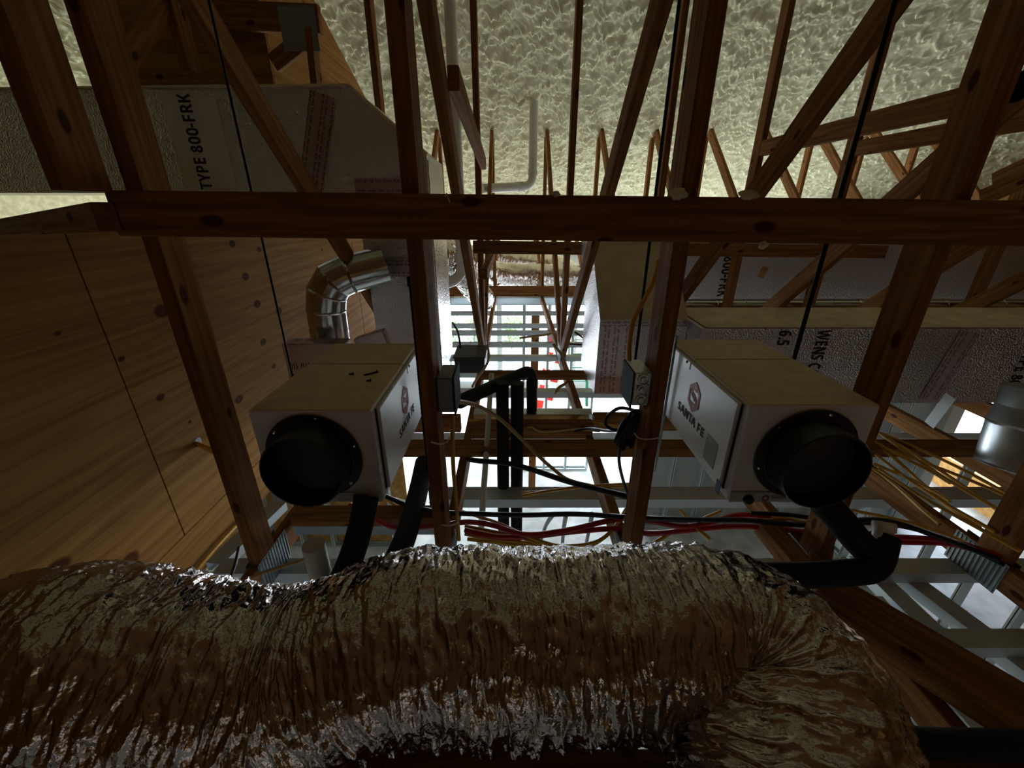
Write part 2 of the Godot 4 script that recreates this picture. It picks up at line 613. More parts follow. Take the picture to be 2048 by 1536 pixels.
func shell() -> void:
	var big := FastNoiseLite.new(); big.seed = 2; big.frequency = 0.9; big.fractal_octaves = 3
	var rip := FastNoiseLite.new(); rip.seed = 7; rip.frequency = 1.0; rip.fractal_octaves = 2
	var fine := FastNoiseLite.new(); fine.seed = 9; fine.frequency = 1.0; fine.fractal_octaves = 2
	var foam := MB.new()
	var cols := 640
	var rows := 430
	var p := PackedVector3Array()
	for r in rows:
		var z := -10.0 + 6.4 * r / (rows - 1)
		for c in cols:
			var x := -6.0 + 13.0 * c / (cols - 1)
			var calm := clampf(1.0 - 0.35 * smoothstep(1.5, 3.6, x) - 0.2 * smoothstep(-1.0, -3.5, x), 0.0, 1.0)
			var wob := big.get_noise_2d(x * 0.9, z * 0.9 + 40.0)
			# overlapping wavy rows, each with a soft back and a sharp lip, broken up along their length
			var n1 := rip.get_noise_2d(x * 3.4 + 11.0, z * 2.2)
			var n2 := fine.get_noise_2d(x * 11.0 + 30.0, z * 7.0)
			var n3 := rip.get_noise_2d(x * 6.0 + 70.0, z * 6.0)
			var ph := z * -9.0 + 1.35 * n1 + 0.55 * n2 + wob * 2.0
			var fr := ph - floorf(ph)
			var row := fr / 0.78 if fr < 0.78 else (1.0 - fr) / 0.22
			var ph2 := z * -21.0 + 1.2 * n2 + 2.2 * n1 + 5.0
			var fr2 := ph2 - floorf(ph2)
			var row2 := fr2 / 0.7 if fr2 < 0.7 else (1.0 - fr2) / 0.3
			var d := big.get_noise_2d(x, z) * 0.05 + row * 0.050 * calm * clampf(0.6 + n3 * 1.3, 0.1, 1.2) + row2 * 0.018 * calm * clampf(0.6 - n3, 0.2, 1.0) + 0.010 * calm * fine.get_noise_2d(x * 26.0, z * 30.0)
			p.append(V(x, roof(z) - d * 0.93, z - d * 0.37))
	foam.sheet(p, rows, cols, Vector3(0, -1, -0.4))
	# the upper edge of the sprayed part
	var q := PackedVector3Array()
	for r in 30:
		var z := lerpf(-3.6, -0.4, r / 29.0)
		for c in 130:
			var x := -6.0 + 13.0 * c / 129.0
			q.append(V(x, roof(z) - big.get_noise_2d(x, z) * 0.06 - 0.015, z))
	foam.sheet(q, 30, 130, Vector3(0, -1, 0))
	# the roof above the foam
	for e in [[-10.15, 0.5], [0.5, 6.55]]:
		foam.slab(PackedVector3Array([V(-6.2, roof(e[0]) + 0.1, e[0]), V(7.2, roof(e[0]) + 0.1, e[0]), V(7.2, roof(e[1]) + 0.1, e[1]), V(-6.2, roof(e[1]) + 0.1, e[1])]), Vector3(0, 0.12, 0))
	struct("ceiling", foam, M.foam, "cream sprayed foam insulation rippling over the underside of the sloping roof", "ceiling")
	# above and behind the viewer the roof is bare sheathing
	var sh := MB.new()
	for e in [[-0.4, 0.5], [0.5, 6.5]]:
		sh.slab(PackedVector3Array([V(-6.1, roof(e[0]) + 0.02, e[0]), V(7.1, roof(e[0]) + 0.02, e[0]), V(7.1, roof(e[1]) + 0.02, e[1]), V(-6.1, roof(e[1]) + 0.02, e[1])]), Vector3(0, 0.015, 0))
	struct("ceiling", sh, M.sheathing, "bare brown roof sheathing above and behind the viewer", "ceiling")
	var fl := MB.new()
	fl.box(Vector3(0.5, -0.1, -1.6), Vector3(13.4, 0.2, 16.6), 0.005)
	struct("floor", fl, M.concrete, "pale concrete floor of the storey below the attic, seen through the framing", "floor")
	# the far wall, with a row of shopfront windows
	var wb := MB.new()
	wb.box(Vector3(-4.95, 1.7, -9.68), Vector3(2.1, 3.4, 0.2), 0.004)
	wb.box(Vector3(6.05, 1.7, -9.68), Vector3(1.9, 3.4, 0.2), 0.004)
	wb.box(Vector3(0.6, 0.06, -9.68), Vector3(9.0, 0.12, 0.2), 0.004)
	wb.box(Vector3(0.6, 3.05, -9.68), Vector3(9.0, 0.7, 0.2), 0.004)
	struct("wall_back", wb, M.board, "far outer wall with the row of bright shopfront windows", "wall")
	var k := 0
	for i in 5:
		var x0 := -3.9 + 1.8 * i
		window(i + 1, x0, x0 + 1.8, ["first", "second", "third", "fourth", "fifth"][i])
		k += 1
	# side walls up to the roof; the right one has a long window in the lower storey
	for s in [-6.0, 7.0]:
		var w := MB.new()
		var t := Vector3(-0.2 if s < 0 else 0.2, 0, 0)
		var y0 := -1.2 if s > 0 else -4.2
		w.slab(PackedVector3Array([V(s, y0, -9.78), V(s, roof(-9.78) + 0.2, -9.78), V(s, roof(0.5) + 0.2, 0.5), V(s, roof(6.5) + 0.2, 6.5), V(s, y0, 6.5)]), t)
		if s > 0:
			for b in [[-9.78, -8.0, -4.2, -1.2], [-4.9, 6.5, -4.2, -1.2], [-8.0, -4.9, -4.2, -3.7], [-8.0, -4.9, -1.7, -1.2]]:
				w.slab(PackedVector3Array([V(s, b[2], b[0]), V(s, b[3], b[0]), V(s, b[3], b[1]), V(s, b[2], b[1])]), t)
		struct("wall_left" if s < 0 else "wall_right", w, M.foam if s < 0 else M.osb, "unlit gable end wall at the far " + ("left" if s < 0 else "right") + " of the attic", "wall")
	var wf := MB.new()
	wf.box(V(0.5, -1.7, 6.6), Vector3(13.4, 5.4, 0.2), 0.004)
	struct("wall_front", wf, M.osb, "wall behind the viewer that closes the attic", "wall")
	# attic decking behind the viewer, where people stand
	var dk := MB.new()
	dk.box(V(0.1, -1.058, 2.1), Vector3(3.0, 0.02, 1.6), 0.003)
	struct("floor", dk, M.ply, "plywood decking laid over the chords behind the viewer", "floor")
	for e in [[-5.99, -1.45, "left of the plywood wall", -4.6], [4.72, 6.99, "along the right gable wall", -9.4]]:
		var d2 := MB.new()
		d2.box(V((e[0] + e[1]) / 2, -1.175, (e[3] + 6.4) / 2), Vector3(e[1] - e[0], 0.016, 6.4 - e[3]), 0.003)
		struct("floor", d2, M.board, "ceiling board under the attic " + e[2], "floor")

func window(k: int, x0: float, x1: float, which: String) -> void:
	var o := thing("window_%d" % k, which + " shopfront window from the left in the far wall", "window", Vector3((x0 + x1) / 2, 0.12, -9.64))
	o.set_meta("kind", "structure")
	var f := MB.new()
	var z := -9.62
	for x in [x0 + 0.03, x1 - 0.03]:
		f.box(Vector3(x, 1.41, z), Vector3(0.06, 2.58, 0.1))
	f.box(Vector3((x0 + x1) / 2, 0.16, z), Vector3(x1 - x0 - 0.12, 0.08, 0.1))
	f.box(Vector3((x0 + x1) / 2, 2.66, z), Vector3(x1 - x0 - 0.12, 0.08, 0.1))
	part("frame", f, M.frame, o)
	for xm in [x0 + 0.6, x0 + 1.2]:
		var m := MB.new()
		m.box(Vector3(xm, 1.41, z), Vector3(0.05, 2.42, 0.08))
		part("mullion", m, M.frame, o)
	var r := MB.new()
	r.box(Vector3((x0 + x1) / 2, 1.95, z + 0.002), Vector3(x1 - x0 - 0.12, 0.05, 0.07))
	part("transom", r, M.frame, o)
	for i in 3:
		var g := MB.new()
		g.box(Vector3(x0 + 0.3 + 0.6 * i, 1.41, z - 0.01), Vector3(0.53, 2.42, 0.008), 0.001)
		part("pane", g, M.glass, o)

# ---------------------------------------------------------------- roof trusses: they run away from the viewer, 24 inches apart
func member(o: Node3D, called: String, x: float, y0: float, z0: float, y1: float, z1: float, h := 0.089, mat: Material = null, shift := 0.0) -> void:
	var m := MB.new()
	var p := V(x, y0, z0)
	var q := V(x, y1, z1)
	var hint := Vector3.UP if absf((q - p).normalized().y) < 0.8 else Vector3(0, 0, 1)
	m.bar(p, q, 0.038, h, hint, 0.003, shift)
	part(called, m, mat if mat else M.lumber, o)

func gang_plate(o: Node3D, x: float, y: float, z: float, h: float, w: float, slant := 0.0) -> void:
	# pressed steel with rows of punched teeth: ridges across it
	for s in [-1.0, 1.0]:
		var m := MB.new()
		var b := Basis(Vector3.RIGHT, slant)
		m.box(V(x + s * 0.0195, y, z), Vector3(0.002, h, w), 0.0005, b)
		var n := int(w / 0.014)
		for i in n:
			m.box(V(x + s * 0.0215, y, z) + b * Vector3(0, 0, -w / 2 + (i + 0.5) * w / n), Vector3(0.004, h * 0.94, 0.005), 0.001, b)
		part("gang_plate", m, M.plate, o)

func truss(x: float, label: String, o: Dictionary = {}) -> void:
	var t := thing("roof_truss", label, "roof truss", V(x, -1.16, -3.1), "open wooden roof trusses")
	var mat: Material = o.get("mat", M.lumber)
	var sh := x * 3.7
	member(t, "bottom_chord", x, -1.115, 1.6, -1.115, -9.5, 0.089, M.lumber, sh)
	if not o.get("bare"):
		member(t, "post", x, -1.07, -1.055, roof(-1.05) + 0.02, -1.055, 0.09, M.lumber, sh + 1.3)
	if x > -1.0:
		member(t, "diagonal_web", x, -1.07, -3.1, 0.76, -1.12, 0.089, mat, sh + 2.1)
	if not o.get("no_post"):
		member(t, "post", x, -1.07, -3.1, roof(-3.1) + 0.02, -3.1, 0.089, mat, sh + 0.4)
	member(t, "diagonal_web", x, -1.07, -3.16, 0.80, -5.42, 0.089, M.lumber, sh + 3.0)
	member(t, "post", x, -1.07, -5.5, 0.74, -5.5, 0.089, M.lumber, sh + 0.9)
	member(t, "diagonal_web", x, -1.07, -5.58, -0.10, -7.55, 0.089, M.lumber, sh + 1.9)
	member(t, "post", x, -1.07, -7.62, roof(-7.62), -7.62, 0.089, M.lumber, sh + 2.9)
	if o.get("mid"):
		member(t, "horizontal_web", x, 0.35, -3.05, 0.35, -1.3, 0.089, M.lumber, sh)
	if not o.get("bare"):
		gang_plate(t, x, -1.12, -1.08, 0.12, 0.17)
	gang_plate(t, x, -1.06, -3.12, 0.13, 0.2)

func trusses() -> void:
	truss(-2.055, "wooden roof truss beyond the tall plywood wall, leftmost one", {"bare": true})
	truss(-1.445, "wooden roof truss that the left plywood wall is nailed to", {"bare": true})
	truss(-0.835, "dark wooden roof truss with its post left of the left dehumidifier")
	truss(-0.225, "wooden roof truss with its post just right of the left dehumidifier")
	truss(0.393, "wooden roof truss whose post carries the shiny three-knockout box")
	truss(1.004, "wooden roof truss with thick dark post behind the right dehumidifier")
	truss(1.615, "wooden roof truss first to the right of the right dehumidifier", {"mid": true})
	truss(2.226, "wooden roof truss behind the galvanized boot at right", {"mid": true, "bare": true})
	truss(2.837, "wooden roof truss, fourth from the right gable wall", {"bare": true})
	truss(3.448, "wooden roof truss, third from the right gable wall", {"bare": true})
	truss(4.059, "wooden roof truss, second from the right gable wall", {"bare": true})
	truss(4.67, "wooden roof truss nearest the right gable wall", {"bare": true})

func stick(called: String, p: Vector3, q: Vector3, w: float, h: float, hint: Vector3, mat: Material, label: String, category := "timber", group := "", shift := 0.0) -> MeshInstance3D:
	var m := MB.new()
	m.bar(p, q, w, h, hint, 0.003, shift)
	return whole(called, m, mat, label, category, group)

func lumber() -> void:
	var fwd := Vector3(0, 0, 1)
	# the long brace at eye height, nailed across the near posts
	stick("lateral_brace", V(-0.862, -0.012, -0.985), V(2.35, -0.045, -0.985), 0.038, 0.092, Vector3.UP, M.lumber, "long dark reddish wooden brace crossing the whole view at eye height", "timber")
	stick("lateral_brace", V(-0.27, -0.253, -3.025), V(2.6, -0.285, -3.025), 0.038, 0.085, Vector3.UP, M.lumber, "second wooden brace seen just under the long near brace", "timber", "", 1.0)
	# an extra stud sistered beside the left post, its plate and the short chord that reaches it
	stick("sister_stud", V(-0.838, 0.03, -0.895), V(-0.838, 2.5, -0.895), 0.04, 0.092, fwd, M.lumber, "darkest wooden stud at upper left standing in front of its twin", "timber", "", 0.5)
	stick("rising_chord", AZ(-120, 470, -3.2), AZ(212, 434, -0.945), 0.038, 0.058, Vector3.UP, M.lumber, "short dark wooden chord rising to the left end of the brace", "timber")
	# timber of the small gable at upper left
	stick("gable_post", V(-1.446, 0.56, -2.275), V(-1.446, roof(-2.27) + 0.02, -2.275), 0.038, 0.089, fwd, M.lumber, "dark wooden post over the upper left duct beside its printed letters", "timber")
	stick("gable_post", V(-1.446, -0.05, -2.275), V(-1.446, 0.06, -2.275), 0.038, 0.089, fwd, M.lumber, "stub of dark post under the upper left duct", "timber")
	stick("gable_web", V(-1.47, 0.40, -1.80), V(-1.47, 0.86, -2.30), 0.038, 0.089, Vector3.UP, M.lumber, "dark slanting web left of the post over the upper left duct", "timber")
	stick("gable_web", AZ(548, 128, -2.90), AZ(622, 68, -2.90), 0.038, 0.089, Vector3.UP, M.lumber, "slanting web under the grey plate on the upper plywood", "timber")
	stick("gable_header", AZ(425, 30, -2.90), AZ(640, 40, -2.90), 0.038, 0.13, Vector3.UP, M.lumber, "dark header across the top of the upper plywood", "timber")
	stick("gable_post", AZ(622, 60, -2.915), AZ(634, 176, -2.915), 0.038, 0.089, fwd, M.lumber, "slim post at the right edge of the upper plywood", "timber")
	var gp := MB.new()
	gp.box(AZ(598, 58, -2.875), Vector3(0.2, 0.2, 0.004), 0.001)
	whole("gusset_plate", gp, M.plate, "dark grey steel plate on the joint of the upper plywood", "plate")
	# a short brace from the diagonal to the far post
	stick("strongback", V(-0.187, 0.38, -1.60), V(-0.187, 0.262, -3.04), 0.038, 0.07, Vector3.UP, M.lumber, "short pale wooden strip hanging off the diagonal left of the white vent pipe", "timber")
	stick("strongback", AX(985, 512, -0.16), AX(968, 548, -0.16), 0.038, 0.06, Vector3.UP, M.lumber, "small pale block of wood nailed beside the left far post", "timber")
	# boards lying on the bottom chords
	stick("floor_brace", V(-0.9, -1.03, -1.66), V(3.3, -1.03, -1.66), 0.089, 0.045, Vector3.UP, M.lumber, "long wooden brace lying on the chords behind both dehumidifiers", "timber")
	stick("blocking", V(-0.21, -1.045, -1.87), V(0.41, -1.045, -1.87), 0.05, 0.089, Vector3.UP, M.lumber, "short wooden block with a pale nail knot between the two middle chords", "timber")
	stick("blocking", V(-0.80, -1.045, -1.93), V(-0.27, -1.045, -1.93), 0.05, 0.089, Vector3.UP, M.lumber, "short wooden block under the left dehumidifier", "timber")
	stick("blocking", V(0.43, -1.045, -1.95), V(0.97, -1.045, -1.95), 0.05, 0.089, Vector3.UP, M.lumber, "short wooden block left of and below the right dehumidifier", "timber")
	stick("cross_timber", V(-1.1, -1.0, -5.43), V(1.7, -1.0, -5.43), 0.05, 0.13, Vector3.UP, M.lumber, "weathered cross timber on top of the metal channel below the far flex ducts", "timber")
	stick("cross_timber", V(-0.205, -1.02, -2.55), V(0.52, -1.02, -2.55), 0.06, 0.05, Vector3.UP, M.lumber, "wooden cross piece at the foot of the black pipe elbow", "timber")
	stick("eave_board", AZ(1035, 542, -8.75), AZ(1140, 542, -8.75), 0.04, 0.26, Vector3.UP, M.lumber, "reddish board at the far eave right of the rear crinkled duct", "timber")
	stick("floor_brace", V(-0.80, -1.047, -1.22), V(-0.25, -1.047, -1.22), 0.07, 0.042, Vector3.UP, M.lumber, "short dusty wooden brace below the left dehumidifier on a shiny channel", "timber")
	var nth := ["nearest to the foreground duct", "second from the foreground duct", "third from the foreground duct"]
	for i in 3:
		var z: float = [-0.42, 0.22, 0.80][i]
		stick("walk_plank", V(-1.38, -1.060, z), V(1.30, -1.060, z), 0.17, 0.02, Vector3.UP, M.lumber, "plank laid over the chords at the viewer's feet, " + nth[i], "plank", "planks at the viewer's feet", i * 0.9)
	# lower right: a heavy board lying slantwise, and posts seen below the right dehumidifier
	stick("slanting_board", AY(1640, 1180, -1.03), AY(2120, 1478, -1.03), 0.16, 0.045, Vector3.UP, M.lumber, "broad dark board lying slantwise at lower right", "timber")
	stick("stub_post", AD(1652, 1024, 1.62), AY(1630, 1150, -1.08), 0.10, 0.06, fwd, M.lumber, "pale wooden stub below the right dehumidifier's collar", "timber")
	stick("kicker", AY(1530, 1052, -1.06), AY(1612, 1150, -1.06), 0.07, 0.06, Vector3.UP, M.lumber, "slanting wooden kicker beside the pale stub", "timber")
	stick("hip_board", AX(1965, 395, 2.9), AX(2120, 330, 2.9), 0.04, 0.09, Vector3.UP, M.lumber, "lower of two boards rising at the right edge above the brace", "timber")
	stick("hip_board", AX(1990, 360, 3.2), AX(2120, 300, 3.2), 0.04, 0.09, Vector3.UP, M.lumber, "upper of two boards rising at the right edge above the brace", "timber")

func plywood() -> void:
	var x := -1.416
	for e in [["plywood_sheet", 1.06, -1.378, -0.07, -1.29, "large knotty plywood sheet of the left wall nearest the viewer"], ["plywood_sheet", -3.83, -6.2, -0.07, -1.29, "farthest plywood sheet of the left wall, beyond the metal elbow"], ["plywood_sheet", -1.384, -3.82, -0.07, -1.29, "knotty plywood sheet behind the left dehumidifier and the metal elbow"], ["plywood_sheet", -2.96, -4.9, 0.0, 0.0, "plywood sheet whose slanting edge meets the foam above the upper left duct"], ["plywood_strip", 0.3, -2.1, -1.294, -1.51, "pale plywood strip under the left wall, lit from below"]]:
		var m := MB.new()
		var z0: float = e[1]
		var z1: float = e[2]
		var a := V(x, e[4], z0)
		var b := V(x, e[4], z1)
		var c := V(x, e[3], z1)
		var d := V(x, e[3], z0)
		if e[4] == 0.0:
			a = V(x, -0.06, z0); b = V(x, -0.06, z1); c = V(x, roof(z1) - 0.10, z1); d = V(x, roof(z0) - 0.10, z0)
		m.slab(PackedVector3Array([a, b, c, d]), Vector3(0.016, 0, 0))
		for i in m.uv.size():
			m.uv[i] = Vector2(0.5 - (m.v[i].z + 1.384) / 2.44, (-0.07 - (m.v[i].y - EYE.y)) / 1.22)
		whole(e[0], m, M.ply, e[5], "plywood")
	var bw := MB.new()
	bw.slab(PackedVector3Array([V(-2.30, 0.40, -2.955), V(-1.40, 0.40, -2.955), V(-1.40, 1.70, -2.955), V(-1.95, 1.70, -2.955), V(-2.30, 1.0, -2.955)]), Vector3(0, 0, 0.016))
	for i in bw.uv.size():
		bw.uv[i] = Vector2((bw.v[i].x + 1.3) / 2.44 + 0.43, (0.2 - (bw.v[i].y - EYE.y)) / 1.22)
	whole("plywood_sheet", bw, M.ply, "orange plywood sheet facing the viewer above the upper left duct", "plywood")
	# cable hole in the near sheet
	var h := MB.new()
	h.lathe(AX(396, 884, x + 0.0165), Vector3.RIGHT, PackedVector2Array([Vector2(0.0, 0.0005), Vector2(0.019, 0.0005), Vector2(0.021, 0.0)]), 20)
	whole("cable_hole", h, M.black, "round drilled hole in the plywood where yellow cable passes", "hole")

# ---------------------------------------------------------------- dehumidifiers
const K := 0.85
func hexagon(c: Vector3, right: Vector3, up: Vector3, r_out: float, r_in: float, tall: float, thick: Vector3) -> MB:
	var m := MB.new()
	for i in 6:
		var q := []
		for e in [[r_out, i], [r_out, i + 1], [r_in, i + 1], [r_in, i]]:
			var w: float = PI / 6 + e[1] * PI / 3
			q.append(c + right * cos(w) * e[0] + up * sin(w) * e[0] * tall)
		m.slab(PackedVector3Array(q), thick)
	return m

func dehumidifier(x0: float, x1: float, y_top: float, z_front: float, length: float, door_right: bool, label: String) -> Node3D:
	var high := 0.355 * K
	var w := x1 - x0
	var xm := (x0 + x1) / 2
	var z1 := z_front - length
	var o := thing("dehumidifier", label, "dehumidifier", V(xm, y_top - high, z_front - length / 2), "suspended white dehumidifiers")
	var cut := z_front - length * 0.60
	var body := MB.new()
	body.box(V(xm, y_top - high / 2, (z_front + cut) / 2 + 0.001), Vector3(w, high, z_front - cut - 0.002), 0.004)
	part("front_cabinet", body, M.white, o)
	var rear := MB.new()
	rear.box(V(xm, y_top - high / 2 + 0.0015, (cut + z1) / 2 - 0.001), Vector3(w - 0.003, high - 0.003, cut - z1 - 0.002), 0.004)
	part("rear_cabinet", rear, M.white, o)
	for e in [[z_front - 0.004, cut + 0.003], [cut - 0.003, z1 + 0.006]]:
		var tp := MB.new()
		tp.box(V(xm, y_top + 0.0008, (e[0] + e[1]) / 2), Vector3(w - 0.008, 0.003, e[0] - e[1]), 0.001)
		part("top_panel", tp, M.dusty, o)
	# the access door on the side that faces the middle
	var s := 1.0 if door_right else -1.0
	var xs := x1 if door_right else x0
	var door := MB.new()
	door.box(V(xs + s * 0.006, y_top - high / 2 + 0.006, (z_front + z1) / 2 - 0.012), Vector3(0.012, high - 0.03, length - 0.045), 0.003)
	part("access_door", door, M.white, o)
	var gap := MB.new()
	gap.box(V(xs + s * 0.0012, y_top - high / 2 + 0.006, z_front - 0.031), Vector3(0.005, high - 0.03, 0.006), 0.001)
	part("door_gasket", gap, M.rubber, o)
	var lo := MB.new()
	lo.box(V(xm, y_top - high + 0.017, z_front + 0.0025), Vector3(w - 0.01, 0.034, 0.005), 0.001)
	part("lower_flange", lo, M.white_edge, o)
	# black duct collar on the front
	var c := V(xm - 0.010 * s, y_top - 0.170 * K, z_front + 0.004)
	var fl := MB.new()
	fl.lathe(c, Vector3(0, 0, 1), PackedVector2Array([Vector2(0.127 * K, 0.0), Vector2(0.158 * K, 0.0), Vector2(0.160 * K, 0.003 * K), Vector2(0.158 * K, 0.006 * K), Vector2(0.134 * K, 0.008 * K), Vector2(0.130 * K, 0.012 * K)]), 64)
	var flange := part("collar_flange", fl, M.black, o)
	for k in 6:
		var wv := TAU * (k + 0.3) / 6
		var sc := MB.new()
		sc.lathe(c + Vector3(cos(wv), sin(wv), 0) * 0.148 * K + Vector3(0, 0, 0.006), Vector3(0, 0, 1), PackedVector2Array([Vector2(0.006, 0.0), Vector2(0.005, 0.003), Vector2(0.0, 0.004)]), 12)
		part("screw", sc, M.snap, flange)
	var tb := MB.new()
	tb.lathe(c, Vector3(0, 0, 1), PackedVector2Array([Vector2(0.132 * K, 0.006 * K), Vector2(0.129 * K, 0.03 * K), Vector2(0.127 * K, 0.092 * K), Vector2(0.129 * K, 0.096 * K), Vector2(0.127 * K, 0.1 * K), Vector2(0.122 * K, 0.1 * K), Vector2(0.122 * K, 0.012 * K), Vector2(0.126 * K, 0.006 * K)]), 64)
	part("collar_tube", tb, M.black, o)
	var dm := MB.new()
	dm.lathe(c, Vector3(0, 0, 1), PackedVector2Array([Vector2(0.123 * K, 0.05 * K), Vector2(0.112 * K, 0.055 * K), Vector2(0.0, 0.058 * K)]), 64)
	part("damper_disc", dm, M.black, o)
	# emblem and lettering on the door; the writing runs away from or towards the viewer
	var face := xs + s * 0.0125
	var up := Vector3.UP
	var right := Vector3(0, 0, -s)
	var lc := V(face, y_top - 0.125 * K, z_front - length * 0.485)
	var em := hexagon(lc, right, up, 0.056 * K, 0.041 * K, 1.12, Vector3(s * 0.0012, 0, 0))
	# the S of two hooks inside the hexagon
	for e in [[-0.022, 0.030, 0.020, 0.030], [-0.022, 0.030, -0.022, 0.002], [-0.022, 0.004, 0.010, -0.012], [0.022, -0.030, -0.020, -0.030], [0.022, -0.030, 0.022, -0.002], [0.022, -0.004, -0.010, 0.012]]:
		em.bar(lc + right * e[0] * K + up * e[1] * K + Vector3(s * 0.0006, 0, 0), lc + right * e[2] * K + up * e[3] * K + Vector3(s * 0.0006, 0, 0), 0.0012, 0.0085 * K, up if absf(e[0] - e[2]) > 0.001 else right, 0.0002)
	part("emblem", em, M.red_ink, o)
	var at := lc - up * 0.121 * K - right * 0.127 * K
	lettering("brand_lettering", "SANTA FE", 0.035 * K, at + Vector3(s * 0.0004, 0, 0), right, up, M.ink, o, 1.16, "Droid Sans", 700)
	# seam clip and dot near the joint of the two cabinets
	var clip := MB.new()
	clip.box(V(face, y_top - 0.022, cut), Vector3(0.002, 0.026, 0.004), 0.0005)
	clip.lathe(V(face, y_top - 0.018, cut - 0.03), Vector3(s, 0, 0), PackedVector2Array([Vector2(0.005, 0), Vector2(0.004, 0.002), Vector2(0, 0.003)]), 12)
	part("door_latch", clip, M.screw, o)
	# the small round knob and badge on the lower flange
	var kn := MB.new()
	kn.lathe(V(x0 + 0.055 if not door_right else x1 - 0.055, y_top - high + 0.012, z_front + 0.004), Vector3(0, 0, 1), PackedVector2Array([Vector2(0.0145, 0), Vector2(0.0136, 0.010), Vector2(0.010, 0.0136), Vector2(0, 0.0136)]), 20)
	part("drain_knob", kn, M.black, o)
	return o

func dehumidifiers() -> void:
	var l := dehumidifier(-0.848 * K, -0.452 * K, -0.60 * K, -1.19 * K, 0.715 * K, true, "white dehumidifier hanging at left with round black collar")
	var r := dehumidifier(0.722 * K, 1.118 * K, -0.553 * K, -1.13 * K, 0.69 * K, false, "white dehumidifier hanging at right with round black collar")
	# rating label, blue tag and front badge of the right one
	var lab := MB.new()
	lab.box(V(0.6011, -0.68, -1.08), Vector3(0.001, 0.085, 0.072), 0.0002)
	part("rating_label", lab, M.board, r)
	var tg := MB.new()
	tg.box(V(0.6008, -0.750, -0.998), Vector3(0.001, 0.04, 0.026), 0.0002)
	part("blue_sticker", tg, plain(Color(0.10, 0.13, 0.42), 0.5), r)
	var bd := hexagon(V(0.718, -0.758, -0.9553), Vector3.RIGHT, Vector3.UP, 0.0105, 0.006, 1.1, Vector3(0, 0, 0.0008))
	part("front_badge", bd, M.red_ink, r)
	lettering("badge_lettering", "SANTA FE", 0.0095, V(0.733, -0.7625, -0.9553), Vector3.RIGHT, Vector3.UP, M.ink, r, 1.1)
	# threaded rods that carry them
	rod(V(-0.34, -0.23, -1.41), V(-0.34, -1.18, -1.41), 0.0064, M.dark_steel, "thick black threaded rod beside the right flank of the left dehumidifier", 0.011)
	rod(V(-0.741, roof(-1.30), -1.30), V(-0.741, -0.545, -1.30), 0.0032, M.dark_steel, "thin dark rod in front of the plywood, left of the left dehumidifier", 0.0)
	rod(V(0.961, roof(-1.335), -1.335), V(0.961, -0.485, -1.335), 0.0066, M.dark_steel, "long black threaded rod dropping to the back of the right dehumidifier", 0.0)
	rod(V(0.590, -0.42, -1.435), V(0.590, -1.0, -1.435), 0.005, M.plate, "grey rod at the inner flank of the right dehumidifier", 0.0)
	rod(V(0.447, roof(-1.42), -1.42), V(0.447, -0.53, -1.42), 0.005, M.dark_steel, "thin dark rod left of the post with the shiny junction box", 0.0)

func rod(p: Vector3, q: Vector3, r: float, mat: Material, label: String, nut: float) -> void:
	var o := thing("threaded_rod", label, "threaded rod", q)
	var m := MB.new()
	m.tube(PackedVector3Array([p, q]), r, 10)
	for k in int(p.distance_to(q) / 0.02):   # the thread
		m.lathe(p.lerp(q, (k + 0.5) * 0.02 / p.distance_to(q)), (q - p).normalized(), PackedVector2Array([Vector2(r, -0.004), Vector2(r * 1.14, 0.0), Vector2(r, 0.004)]), 8)
	part("rod", m, mat, o)
	if nut > 0.0:
		var k := MB.new()
		k.lathe(p, Vector3.DOWN, PackedVector2Array([Vector2(0, -0.02), Vector2(nut, -0.018), Vector2(nut, 0.012), Vector2(nut * 0.7, 0.016), Vector2(0, 0.016)]), 6)
		part("coupling_nut", k, M.screw, o)

